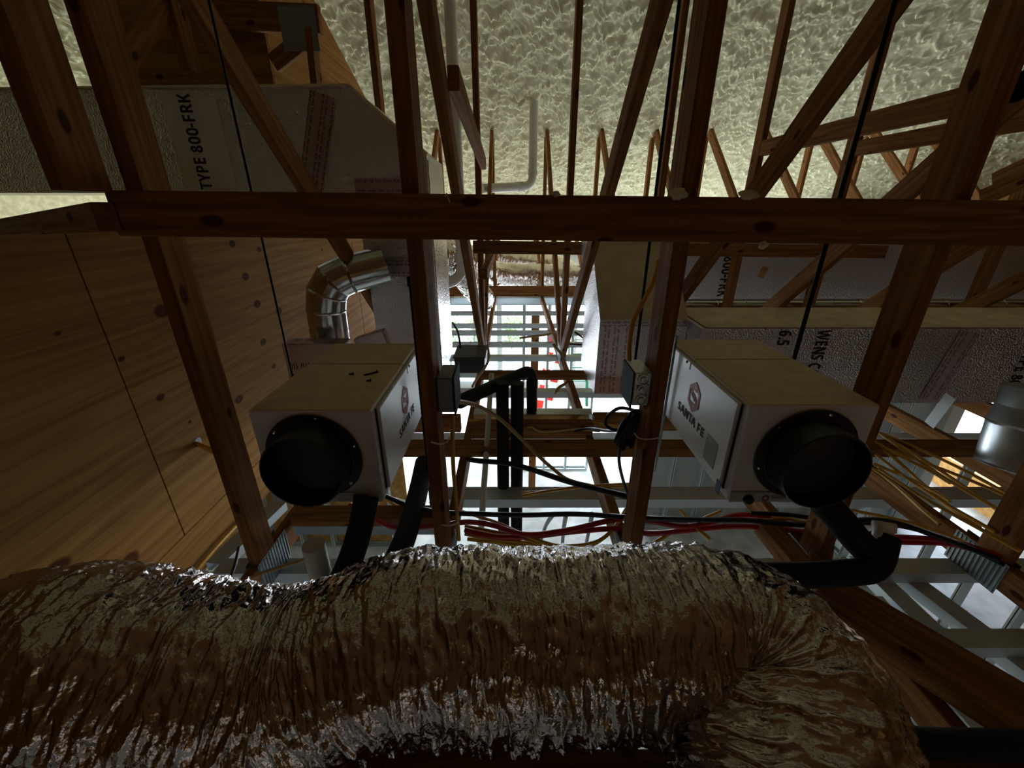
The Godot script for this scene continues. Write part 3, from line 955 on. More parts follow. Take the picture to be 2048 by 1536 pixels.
# ---------------------------------------------------------------- foil-faced duct board
func ducts() -> void:
	# upper left: the horizontal run and its mitred drop, one L-shaped body
	var zf := -2.40
	var zb := -2.90
	var o := thing("elbow_duct", "foil duct board run at upper left that turns down beside the middle aisle", "duct", V(-1.6, -1.0, -2.65))
	var m := MB.new()
	m.slab(PackedVector3Array([V(-4.6, 0.07, zb), V(-0.825, 0.07, zb), V(-0.80, -0.98, zb), V(-0.436, -0.98, zb), V(-0.436, 0.245, zb), V(-0.79, 0.54, zb), V(-4.6, 0.505, zb)]), Vector3(0, 0, zf - zb))
	part("duct_body", m, M.foil, o)
	# chamfered board edges that catch the light
	var e := MB.new()
	e.bar(V(-0.786, 0.543, zf + 0.0), V(-0.432, 0.248, zf + 0.0), 0.03, 0.012, Vector3.UP, 0.003)
	e.bar(V(-4.6, 0.508, zf + 0.0), V(-0.79, 0.543, zf + 0.0), 0.02, 0.010, Vector3.UP, 0.003)
	part("edge_flap", e, M.liner, o)
	var s := MB.new()
	s.box(V(-0.4345, -0.35, (zf + zb) / 2), Vector3(0.006, 1.15, 0.47), 0.002)
	part("side_foil", s, M.crinkle, o)
	band(o, V(-1.13, 0.05, zf + 0.003), Vector3(0.33, 1, 0).normalized(), Vector3(1, -0.33, 0).normalized(), 0.50, 0.12)
	band(o, V(-0.805, -0.36, zf + 0.003), Vector3.RIGHT, Vector3.UP, 0.36, 0.11)
	band(o, V(-0.82, 0.06, zf + 0.003), Vector3.RIGHT, Vector3.UP, 0.33, 0.08)
	lettering("duct_lettering", "TYPE 800-FRK", 0.060, V(-1.545, 0.085, zf + 0.002), Vector3(0.0, 1, 0), Vector3(-1, 0.0, 0), M.ink, o, 0.80, "Droid Sans", 700)
	var pale := MB.new()
	pale.box(V(-1.575, 0.295, zf + 0.0008), Vector3(0.27, 0.40, 0.0012), 0.0003)
	part("pale_label", pale, M.white, o)
	# right of the aisle: a drop with a sloping back run
	var r := thing("offset_duct", "foil duct drop right of the middle aisle with a beige sloping top", "duct", V(0.72, -1.0, -2.5))
	var d := MB.new()
	d.slab(PackedVector3Array([V(0.47, -0.985, -2.17), V(0.47, -0.55, -2.17), V(0.47, -0.20, -2.56), V(0.47, -0.06, -2.62), V(0.47, 0.02, -2.98), V(0.47, -0.25, -2.98), V(0.47, -0.60, -2.66), V(0.47, -0.985, -2.66)]), Vector3(0.47, 0, 0))
	part("duct_body", d, M.foil, r)
	var cream := MB.new()
	var cs := (V(0, -0.20, -2.56) - V(0, -0.55, -2.17)).normalized()
	var cn := cs.cross(Vector3.LEFT).normalized()
	cream.slab(PackedVector3Array([V(0.475, -0.552, -2.168), V(0.937, -0.552, -2.168), V(0.937, -0.205, -2.555), V(0.475, -0.205, -2.555)]), cn * 0.006 * signf(cn.y))
	cream.slab(PackedVector3Array([V(0.475, -0.205, -2.555), V(0.937, -0.205, -2.555), V(0.937, -0.065, -2.615), V(0.475, -0.065, -2.615)]), Vector3(0, 0.002, 0.006))
	part("dusty_top", cream, M.liner, r)
	band(r, V(0.640, -0.98, -2.168), Vector3.UP, Vector3.LEFT, 0.42, 0.165)
	band(r, V(0.475, -0.585, -2.166), Vector3.RIGHT, Vector3.UP, 0.46, 0.035)
	# the trunk that leaves it to the right
	var t := thing("trunk_duct", "long foil duct board trunk behind the right dehumidifier with black printed letters", "duct", V(2.4, -0.97, -2.25))
	var b := MB.new()
	b.slab(PackedVector3Array([V(0.945, -0.965, -2.46), V(0.945, -0.555, -2.46), V(5.2, -0.555, -2.46), V(5.2, -0.965, -2.46)]), Vector3(0, 0, 0.45))
	part("duct_body", b, M.foil, t)
	var top := MB.new()
	top.box(V(3.07, -0.551, -2.235), Vector3(4.2, 0.006, 0.44), 0.002)
	part("dusty_top", top, M.liner, t)
	var dn := Vector3.DOWN
	for e2 in [[1.315, -0.565, "6.5"], [1.51, -0.515, "OWENS CORNING"], [2.585, -0.525, "6.5 TYPE 800-FRK"], [3.6, -0.56, "OWENS CORNING"]]:
		var cut: String = e2[2]
		lettering("duct_lettering", cut if e2[1] < -0.55 else cut.substr(1) if cut.begins_with("O") else cut, 0.062, V(e2[0], minf(e2[1], -0.562), -2.008), dn, Vector3.RIGHT, M.ink, t, 0.66, "Droid Sans", 700)
	band(t, V(2.27, -0.955, -2.008), Vector3(0.18, 1, 0).normalized(), Vector3(-1, 0.18, 0).normalized(), 0.38, 0.10)
	# upper right run, farther back
	var u := thing("upper_duct", "bright foil duct run under the near brace at upper right", "duct", V(3.2, -0.72, -3.5))
	var q := MB.new()
	q.slab(PackedVector3Array([V(1.25, -0.70, -3.72), V(1.25, -0.12, -3.72), V(5.6, -0.12, -3.72), V(5.6, -0.70, -3.72)]), Vector3(0, 0, 0.36))
	part("duct_body", q, M.foil, u)
	for x in [1.62, 3.05, 4.2]:
		lettering("duct_lettering", "TYPE 800-FRK", 0.09, V(x, -0.14, -3.358), dn, Vector3.RIGHT, M.ink, u, 0.66, "Droid Sans", 700)
	var patch := MB.new()
	patch.box(V(1.98, -0.47, -3.358), Vector3(0.055, 0.085, 0.002), 0.0005, Basis(Vector3(0, 0, 1), -0.3))
	part("torn_patch", patch, M.osb, u)
	# round spiral pipe in front of it
	var sp_ := MB.new()
	sp_.tube(PackedVector3Array([V(1.2, -0.72, -3.2), V(5.4, -0.72, -3.2)]), 0.07, 28)
	for k in 18:
		sp_.lathe(V(1.35 + k * 0.22, -0.72, -3.2), Vector3.RIGHT, PackedVector2Array([Vector2(0.070, -0.006), Vector2(0.073, 0), Vector2(0.070, 0.006)]), 28)
	whole("round_duct", sp_, M.snap, "shiny round metal duct running level behind the right trunk", "duct")
	# galvanized boot at the right edge
	var gb := thing("duct_boot", "galvanized round duct boot hanging at the right edge", "duct boot", V(1.93, -0.95, -1.35))
	var bo := MB.new()
	bo.lathe(V(2.12, -0.98, -1.42), Vector3(0.05, 1, -0.2).normalized(), PackedVector2Array([Vector2(0.165, 0.0), Vector2(0.168, 0.004), Vector2(0.165, 0.012), Vector2(0.163, 0.17), Vector2(0.167, 0.176), Vector2(0.163, 0.182), Vector2(0.15, 0.25), Vector2(0.148, 0.33), Vector2(0.0, 0.332)]), 48)
	part("boot_body", bo, M.galv, gb)
	var st := MB.new()
	st.bar(AX(1858, 850, 1.70), AX(1902, 792, 1.70), 0.002, 0.045, Vector3(0, 0, 1), 0.0005)
	part("hanger_strap", st, M.galv, gb)
	# small foil duct stub behind the left dehumidifier
	var sf := MB.new()
	sf.box(V(-0.97, -0.72, -1.98), Vector3(0.30, 0.22, 0.10), 0.004)
	sf.box(V(-0.70, -0.70, -2.06), Vector3(0.16, 0.22, 0.06), 0.004, Basis(Vector3(0, 0, 1), 0.3))
	whole("foil_transition", sf, M.band, "crumpled pinkish foil collar behind the left dehumidifier", "duct")

func band(o: Node3D, at: Vector3, right: Vector3, up: Vector3, w: float, h: float) -> void:
	var m := MB.new()
	var nn := right.cross(up * signf(h)).normalized()
	m.slab(PackedVector3Array([at, at + right * w, at + right * w + up * absf(h), at + up * absf(h)]), Vector3(0, 0, 0.0012))
	for i in m.uv.size():
		var d := m.v[i] - at
		m.uv[i] = Vector2(d.dot(right) / 0.66, 1.0 - d.dot(up) / 0.33)
	part("print_band", m, M.band, o)

# ---------------------------------------------------------------- crinkled foil flexible ducts
func flex(called: String, pts: Array, r: float, rows: int, cols: int, amp: float, mat: Material, label: String, seed_: int) -> void:
	var ax := smooth(pts, 24)
	var run := PackedFloat32Array([0.0])
	for i in range(1, ax.size()):
		run.append(run[i - 1] + ax[i].distance_to(ax[i - 1]))
	var total := run[run.size() - 1]
	var streak := FastNoiseLite.new(); streak.seed = seed_; streak.frequency = 1.0; streak.fractal_octaves = 2
	var lump := FastNoiseLite.new(); lump.seed = seed_ + 1; lump.frequency = 1.0; lump.fractal_octaves = 2
	var facet := FastNoiseLite.new(); facet.seed = seed_ + 2; facet.frequency = 1.0; facet.noise_type = FastNoiseLite.TYPE_CELLULAR; facet.cellular_return_type = FastNoiseLite.RETURN_DISTANCE2_SUB
	facet.fractal_type = FastNoiseLite.FRACTAL_NONE
	var p := PackedVector3Array()
	var mids := PackedVector3Array()
	var up := Vector3.UP
	var k := 0
	for i in rows:
		var s := total * i / (rows - 1)
		while k < ax.size() - 2 and run[k + 1] < s:
			k += 1
		var f := (s - run[k]) / maxf(run[k + 1] - run[k], 1e-6)
		var c := ax[k].lerp(ax[k + 1], f)
		var t0 := (ax[mini(k + 1, ax.size() - 1)] - ax[maxi(k - 1, 0)]).normalized()
		var t1 := (ax[mini(k + 2, ax.size() - 1)] - ax[k]).normalized()
		var t := t0.lerp(t1, f).normalized()
		var a := t.cross(up).normalized()
		up = a.cross(t).normalized()
		mids.append(c)
		for j in cols:
			var w := TAU * j / (cols - 1)
			var cw := cos(w)
			var sw := sin(w)
			var d := a * cw + up * sw
			var skew := s + 0.014 * lump.get_noise_3d(s * 2.2 + 5.0, cw * 1.3, sw * 1.3)
			# pleats that run round the tube, where the foil skin is gathered along its length
			var n1 := streak.get_noise_3d(skew * 17.0, cw * 0.7, sw * 0.7)
			var n2 := streak.get_noise_3d(skew * 48.0 + 40.0, cw * 1.5, sw * 1.5)
			var r1 := maxf(0.0, 1.0 - absf(n1) * 2.3)
			var r2 := maxf(0.0, 1.0 - absf(n2) * 2.3)
			var ridge := r1 * r1 * 0.9 + r2 * r2 * 0.45
			# loose crumpled skin on the sagging underside
			var slack := smoothstep(0.35, -0.55, d.y)
			var fc := facet.get_noise_3d(s * 22.0, cw * 4.4 + 20.0, sw * 4.4)
			var q := c + d * (r + amp * ridge * (0.55 + 0.25 * slack) + amp * fc * (0.5 + 1.0 * slack) + 0.012 * lump.get_noise_3d(s * 3.0, cw, sw) - amp * 0.4)
			q.y -= slack * 0.010
			p.append(q)
	var m := MB.new()
	m.sheet(p, rows, cols, mids)
	whole(called, m, mat, label, "flexible duct")

func flex_ducts() -> void:
	flex("flexible_duct", [V(-1.20, -1.45, -0.52), V(-1.195, -1.20, -0.545), V(-1.15, -1.02, -0.575), V(-1.04, -0.91, -0.585), V(-0.88, -0.872, -0.575), V(-0.66, -0.925, -0.575), V(-0.46, -0.962, -0.59), V(-0.22, -0.89, -0.62), V(0.06, -0.872, -0.62), V(0.30, -0.862, -0.615), V(0.46, -0.866, -0.60), V(0.525, -0.885, -0.515), V(0.485, -0.92, -0.385), V(0.40, -0.985, -0.24), V(0.29, -1.07, -0.10), V(0.18, -1.16, 0.05)], 0.198, 1000, 180, 0.015, M.crinkle, "large crinkled silver flexible duct sprawling across the foreground", 11)
	# far ones in the eave over the shopfront
	flex("flexible_duct", [V(-0.95, -0.35, -5.0), V(-0.55, -0.62, -5.6), V(-0.2, -0.86, -6.0), V(0.35, -0.90, -6.1), V(0.95, -0.93, -6.15), V(1.5, -0.95, -6.2)], 0.17, 170, 60, 0.014, M.crinkle, "front one of the far crinkled ducts beyond the middle aisle", 31)
	flex("flexible_duct", [V(-0.6, -0.55, -7.2), V(-0.1, -0.80, -7.2), V(0.5, -0.86, -7.1), V(0.85, -0.95, -6.95), V(0.95, -1.08, -6.7)], 0.20, 150, 60, 0.014, M.crinkle, "rear one of the far crinkled ducts beyond the middle aisle", 41)
	flex("flexible_duct", [AD(850, 505, 3.4), AD(895, 520, 3.6), AD(935, 560, 4.0), AD(968, 600, 4.6)], 0.13, 120, 56, 0.012, M.crinkle, "crinkled foil duct slanting past the white vent elbow at left of the aisle", 51)

# ---------------------------------------------------------------- pipes
func pipe(called: String, pts: PackedVector3Array, r: float, mat: Material, label: String, category := "pipe", sides := 18) -> MeshInstance3D:
	var m := MB.new()
	m.tube(pts, r, sides)
	return whole(called, m, mat, label, category)

func pipes() -> void:
	# vent pipe that leaves through the roof, with its elbow and coupling
	var z := -4.93
	var o := thing("vent_pipe", "white plastic vent pipe rising into the foam in the middle", "pipe", V(0.2, 0.1, z))
	var a := AZ(1068, 196, z)
	var b := AZ(1070, 372, z)
	b.x = a.x
	var c := b + Vector3(-0.52, -0.035, 0.25)
	var m := MB.new()
	m.tube(bent([a, b, c], 0.11, 8), 0.0445, 24)
	part("pipe", m, M.pvc, o)
	var cu := MB.new()
	cu.tube(PackedVector3Array([b + Vector3(0, 0.16, 0), b + Vector3(0, 0.10, 0)]), 0.05, 24)
	part("coupling", cu, M.pvc, o)
	var cu2 := MB.new()
	cu2.tube(PackedVector3Array([b.lerp(c, 0.20), b.lerp(c, 0.30)]), 0.05, 24)
	part("coupling", cu2, M.pvc, o)
	var col := MB.new()   # foam collar where it enters
	col.lathe(a + Vector3(0, -0.015, 0), Vector3.UP, PackedVector2Array([Vector2(0.045, 0), Vector2(0.065, 0.02), Vector2(0.10, 0.06), Vector2(0.15, 0.12)]), 24)
	part("foam_collar", col, M.foam, o)
	# the second vent, left of the aisle
	var p := thing("vent_pipe", "white plastic vent pipe behind the left post, with a low elbow", "pipe", V(-0.43, -0.7, -3.55))
	var e := V(-0.415, roof(-3.55) + 0.02, -3.55)
	var f := V(-0.415, -0.545, -3.55)
	var pm := MB.new()
	pm.tube(bent([e, f, AD(858, 578, 3.35)], 0.12, 8), 0.043, 22)
	part("pipe", pm, M.pvc, p)
	var pc := MB.new()
	pc.tube(PackedVector3Array([f + Vector3(0, 0.21, 0), f + Vector3(0, 0.13, 0)]), 0.049, 22)
	part("coupling", pc, M.pvc, p)
	# adjustable metal elbow at left
	var s := thing("duct_elbow", "shiny sheet metal elbow in front of the plywood, behind the left dehumidifier", "duct elbow", V(-0.95, -0.75, -2.2))
	var r := 0.098
	var zz := -2.18
	var foot := AZ(668, 720, zz)
	var pts := [foot, AZ(652, 620, zz), AZ(654, 586, zz), AZ(668, 562, zz - 0.01), AZ(698, 548, zz - 0.03), AZ(770, 530, zz - 0.1)]
	var path := PackedVector3Array(pts)
	for i in path.size() - 1:
		var g := MB.new()
		g.gore(path, i, r)
		if i > 0:
			g.lathe(path[i], (path[i + 1] - path[i - 1]).normalized(), PackedVector2Array([Vector2(r * 1.0, -0.008), Vector2(r * 1.05, 0), Vector2(r * 1.0, 0.008)]), 36)
		part("gore", g, M.snap, s)
	# insulated drain lines below the left dehumidifier
	pipe("insulated_pipe", smooth([AY(733, 992, -0.79), AY(730, 1010, -0.815), AY(722, 1050, -0.87), AY(706, 1105, -0.93), AY(683, 1160, -0.99), AY(655, 1200, -1.02)], 8), 0.036, M.rubber, "thick black insulated pipe bending down from the left dehumidifier")
	pipe("insulated_pipe", smooth([AY(848, 925, -1.0), AY(836, 985, -1.01), AY(812, 1070, -1.02), AY(786, 1130, -1.03), AY(760, 1185, -1.05)], 8), 0.037, M.rubber, "black insulated pipe right of the thick one below the left dehumidifier")
	var st := thing("trap_riser", "white plastic pipe stub standing before the thick black pipe", "pipe", V(-0.565, -1.08, -0.907))
	var sm := MB.new()
	sm.tube(PackedVector3Array([V(-0.565, -1.08, -0.907), V(-0.565, -0.883, -0.907)]), 0.031, 24)
	part("pipe", sm, M.pvc, st)
	var sb := MB.new()
	sb.tube(PackedVector3Array([V(-0.565, -1.10, -0.907), V(-0.565, -1.045, -0.907)]), 0.042, 24)
	sb.tube(PackedVector3Array([V(-0.64, -1.07, -0.89), V(-0.45, -1.07, -0.92)]), 0.036, 20)
	part("fitting", sb, M.rubber, st)
	# condensate lines in the aisle
	pipe("insulated_pipe", PackedVector3Array([V(-0.040, -0.66, -1.57), V(-0.040, -2.3, -1.57)]), 0.027, M.rubber, "left one of two upright black insulated pipes in the middle aisle")
	pipe("insulated_pipe", PackedVector3Array([V(0.022, -0.675, -1.60), V(0.022, -2.3, -1.60)]), 0.028, M.rubber, "right one of two upright black insulated pipes in the middle aisle")
	pipe("insulated_pipe", bent([AD(918, 804, 1.55), AD(1064, 738, 2.02), AD(1063, 790, 2.12), AD(1064, 850, 2.3)], 0.09, 8), 0.027, M.rubber, "black insulated pipe rising to an elbow over the two upright ones")
	pipe("supply_pipe", PackedVector3Array([AD(983, 748, 2.1), AD(975, 870, 1.95), AD(958, 1120, 1.62)]), 0.013, M.pvc, "slim tan plastic pipe left of the upright black pipes")
	# drain assembly of the right dehumidifier
	var d := thing("drain_trap", "black insulated drain with white capped stub below the right dehumidifier", "pipe", AD(1700, 1160, 1.12))
	var dm := MB.new()
	dm.tube(smooth([AD(1645, 1004, 1.14), AD(1672, 1030, 1.13), AD(1712, 1078, 1.125), AD(1745, 1112, 1.12)], 6), 0.037, 20)
	part("inlet_sleeve", dm, M.rubber, d)
	var de := MB.new()
	de.tube(bent([AD(1772, 1075, 1.13), AD(1756, 1140, 1.10), AD(1640, 1150, 1.08), AD(1500, 1152, 1.10)], 0.05, 6), 0.033, 20)
	part("outlet_sleeve", de, M.rubber, d)
	var dt := MB.new()
	dt.tube(PackedVector3Array([AD(1735, 1085, 1.16), AD(1782, 1108, 1.11)]), 0.036, 20)
	part("tee", dt, M.rubber, d)
	var dp := MB.new()
	dp.tube(PackedVector3Array([AD(1762, 1092, 1.12), AD(1768, 1048, 1.14)]), 0.0235, 20)
	dp.lathe(AD(1768, 1048, 1.14), (AD(1768, 1040, 1.142) - AD(1768, 1048, 1.14)).normalized(), PackedVector2Array([Vector2(0.0265, -0.02), Vector2(0.0275, 0.0), Vector2(0.025, 0.006), Vector2(0, 0.006)]), 20)
	part("capped_stub", dp, M.pvc, d)
	pipe("insulated_pipe", PackedVector3Array([AY(1740, 1480, -1.0), AY(1900, 1488, -1.0), AY(2120, 1492, -1.0)]), 0.027, M.rubber, "black insulated pipe running off the lower right corner")

# ---------------------------------------------------------------- light steel ceiling framing under the chords
func channel(p: Vector3, q: Vector3, w: float, h: float, mb: MB, hint := Vector3.UP) -> void:
	var t := 0.0018
	var along := (q - p).normalized()
	var side := along.cross(hint).normalized()
	var up := side.cross(along).normalized()
	for e in [[0.0, h / 2 - t / 2, w, t], [-w / 2 + t / 2, 0.0, t, h - 2 * t], [w / 2 - t / 2, 0.0, t, h - 2 * t], [-w / 2 + 0.008, -h / 2 + t / 2, 0.016, t], [w / 2 - 0.008, -h / 2 + t / 2, 0.016, t]]:
		var c: Vector3 = side * e[0] + up * e[1]
		mb.bar(p + c, q + c, e[2], e[3], hint, 0.0003)

func ceiling_metal() -> void:
	var ord := ["first", "second", "third", "fourth", "fifth", "sixth", "seventh", "eighth", "ninth", "tenth", "eleventh", "twelfth", "thirteenth", "fourteenth", "fifteenth", "sixteenth", "seventeenth", "eighteenth"]
	var i := 0
	for e in [[-0.42, 0.06, -1.3], [-0.84, 0.06, -1.3], [-1.11, 0.07, -1.05], [-1.52, 0.09, -0.36], [-2.03, 0.06, -0.9], [-2.66, 0.07, -1.3], [-3.02, 0.05, -1.3], [-3.40, 0.06, -1.3], [-3.78, 0.05], [-4.18, 0.06], [-4.46, 0.05], [-5.04, 0.05], [-6.3, 0.06], [-7.1, 0.06], [-7.9, 0.06], [-8.7, 0.06]]:
		var m := MB.new()
		var x0: float = e[2] if e.size() > 2 else -3.4
		channel(V(x0, -1.20, e[0]), V(6.8, -1.20, e[0]), e[1], 0.045, m)
		whole("ceiling_channel", m, M.stud, ord[i] + " galvanized ceiling channel counting away from the viewer", "metal channel", "galvanized ceiling channels")
		i += 1
	# deep channel under the cross timber, and two that shine at the front
	for e in [[V(-1.15, -1.125, -5.43), V(1.7, -1.125, -5.43), 0.09, 0.10, "deep galvanized channel under the weathered cross timber in the aisle"], [V(-0.20, -1.005, -1.96), V(0.42, -1.005, -1.96), 0.07, 0.03, "pale metal channel lying on the chords in front of the yellow cables"], [V(-0.80, -1.09, -1.22), V(-0.25, -1.09, -1.22), 0.06, 0.04, "shiny metal channel under the short dusty brace below the left dehumidifier"]]:
		var m := MB.new()
		channel(e[0], e[1], e[2], e[3], m)
		whole("metal_track", m, M.galv, e[4], "metal channel")
	for e in [[AY(1690, 1066, -1.24), AY(2120, 1392, -1.24), "steel stud running back along the right side, upper one"], [AY(1712, 1120, -1.24), AY(1990, 1392, -1.24), "steel stud running back along the right side, lower one"], [AY(1740, 1200, -1.24), AY(1975, 1480, -1.24), "steel stud running back beside the foreground duct"], [AY(560, 1125, -1.24), AY(470, 1270, -1.24), "steel stud with pale slit left of the white pipe stub"], [AY(430, 1135, -1.24), AY(560, 1010, -1.24), "steel stud under the pale plywood strip"]]:
		var m := MB.new()
		channel(e[0], e[1], 0.07, 0.04, m)
		whole("steel_stud", m, M.stud, e[2], "metal stud")
	var cr := MB.new()
	channel(AY(1820, 1385, -1.24), AY(1915, 1385, -1.24), 0.06, 0.05, cr)
	whole("metal_track", cr, M.stud, "short metal track crossing between the studs at lower right", "metal channel")

# ---------------------------------------------------------------- electrical boxes
func boxes() -> void:
	var r := thing("junction_box", "shiny junction box with three round knockouts on the right middle post", "junction box", V(0.353, -0.58, -1.08))
	var top := AZ(1295, 746, -1.03).y
	var bot := AZ(1292, 812, -1.03).y
	var b := MB.new()
	b.box(Vector3(0.353, (top + bot) / 2, -1.085), Vector3(0.047, top - bot, 0.108), 0.003)
	part("box_body", b, M.jbox, r)
	for k in 3:
		var y := lerpf(top, bot, 0.19 + 0.31 * k)
		var m := MB.new()
		m.lathe(Vector3(0.353, y, -1.0312), Vector3(0, 0, 1), PackedVector2Array([Vector2(0.0165, 0.0), Vector2(0.0150, 0.007), Vector2(0.0134, 0.007), Vector2(0.0126, 0.0004), Vector2(0.0095, 0.0004), Vector2(0.0085, 0.009), Vector2(0, 0.011)]), 28)
		part("knockout", m, M.jbox, r)
	for e in [[-0.012, 0.004], [0.014, 0.030], [-0.014, 0.033], [0.012, 0.061]]:
		var sc := MB.new()
		sc.lathe(Vector3(0.353 + e[0], top - 0.004 - e[1], -1.031), Vector3(0, 0, 1), PackedVector2Array([Vector2(0.0024, 0), Vector2(0.002, 0.001), Vector2(0, 0.001)]), 10)
		part("screw_hole", sc, M.black, r)
	var sd := MB.new()
	sd.box(Vector3(0.3275, (top + bot) / 2 - 0.004, -1.085), Vector3(0.004, (top - bot) * 1.1, 0.11), 0.001)
	part("cover_plate", sd, M.rubber, r)
	var l := thing("junction_box", "dull grey junction box on the left middle post beside the tan cable", "junction box", V(-0.18, -0.56, -1.08))
	var lt := AZ(893, 757, -1.03).y
	var lb := AZ(893, 826, -1.03).y
	var lm := MB.new()
	lm.box(Vector3(-0.182, (lt + lb) / 2, -1.085), Vector3(0.045, lt - lb, 0.108), 0.003)
	part("box_body", lm, M.jbox_dull, l)
	var lc := MB.new()
	lc.box(Vector3(-0.1575, (lt + lb) / 2, -1.085), Vector3(0.005, (lt - lb) * 1.12, 0.118), 0.001)
	part("cover_plate", lc, M.rubber, l)
	var ls := MB.new()
	ls.lathe(Vector3(-0.155, lt - 0.01, -1.07), Vector3.RIGHT, PackedVector2Array([Vector2(0.004, 0), Vector2(0.003, 0.003), Vector2(0, 0.003)]), 12)
	part("screw", ls, M.snap, l)
	var g := thing("control_box", "dark grey equipment box with a slanted top left of the aisle", "equipment box", V(-0.28, -1.0, -2.6))
	var gm := MB.new()
	var f0 := AZ(910, 746, -2.46)
	var f1 := AZ(969, 717, -2.46)
	gm.slab(PackedVector3Array([Vector3(f0.x, f0.y, -2.46), Vector3(f0.x, f1.y, -2.46), Vector3(f0.x, f1.y + 0.01, -2.70), Vector3(f0.x, f0.y, -2.70)]), Vector3(f1.x - f0.x, 0, 0))
	part("box_body", gm, M.grey_box, g)
	var gl := MB.new()
	gl.box(Vector3((f0.x + f1.x) / 2, f1.y + 0.007, -2.58), Vector3(f1.x - f0.x + 0.014, 0.008, 0.26), 0.002)
	part("lid", gl, M.grey_box, g)

# ---------------------------------------------------------------- wires and tubing
func cable(called: String, pts: Array, r: float, mat: Material, label: String, category := "cable", group := "") -> void:
	var m := MB.new()
	m.tube(smooth(pts, 7), r, 8)
	whole(called, m, mat, label, category, group)

func ys(list: Array, y: float, bump := 0.0) -> Array:   # sighted points on a level plane
	var out := []
	for i in list.size():
		out.append(AY(list[i][0], list[i][1], y + bump * (i % 2)))
	return out

func ds(list: Array) -> Array:
	var out := []
	for e in list:
		out.append(AD(e[0], e[1], e[2]))
	return out

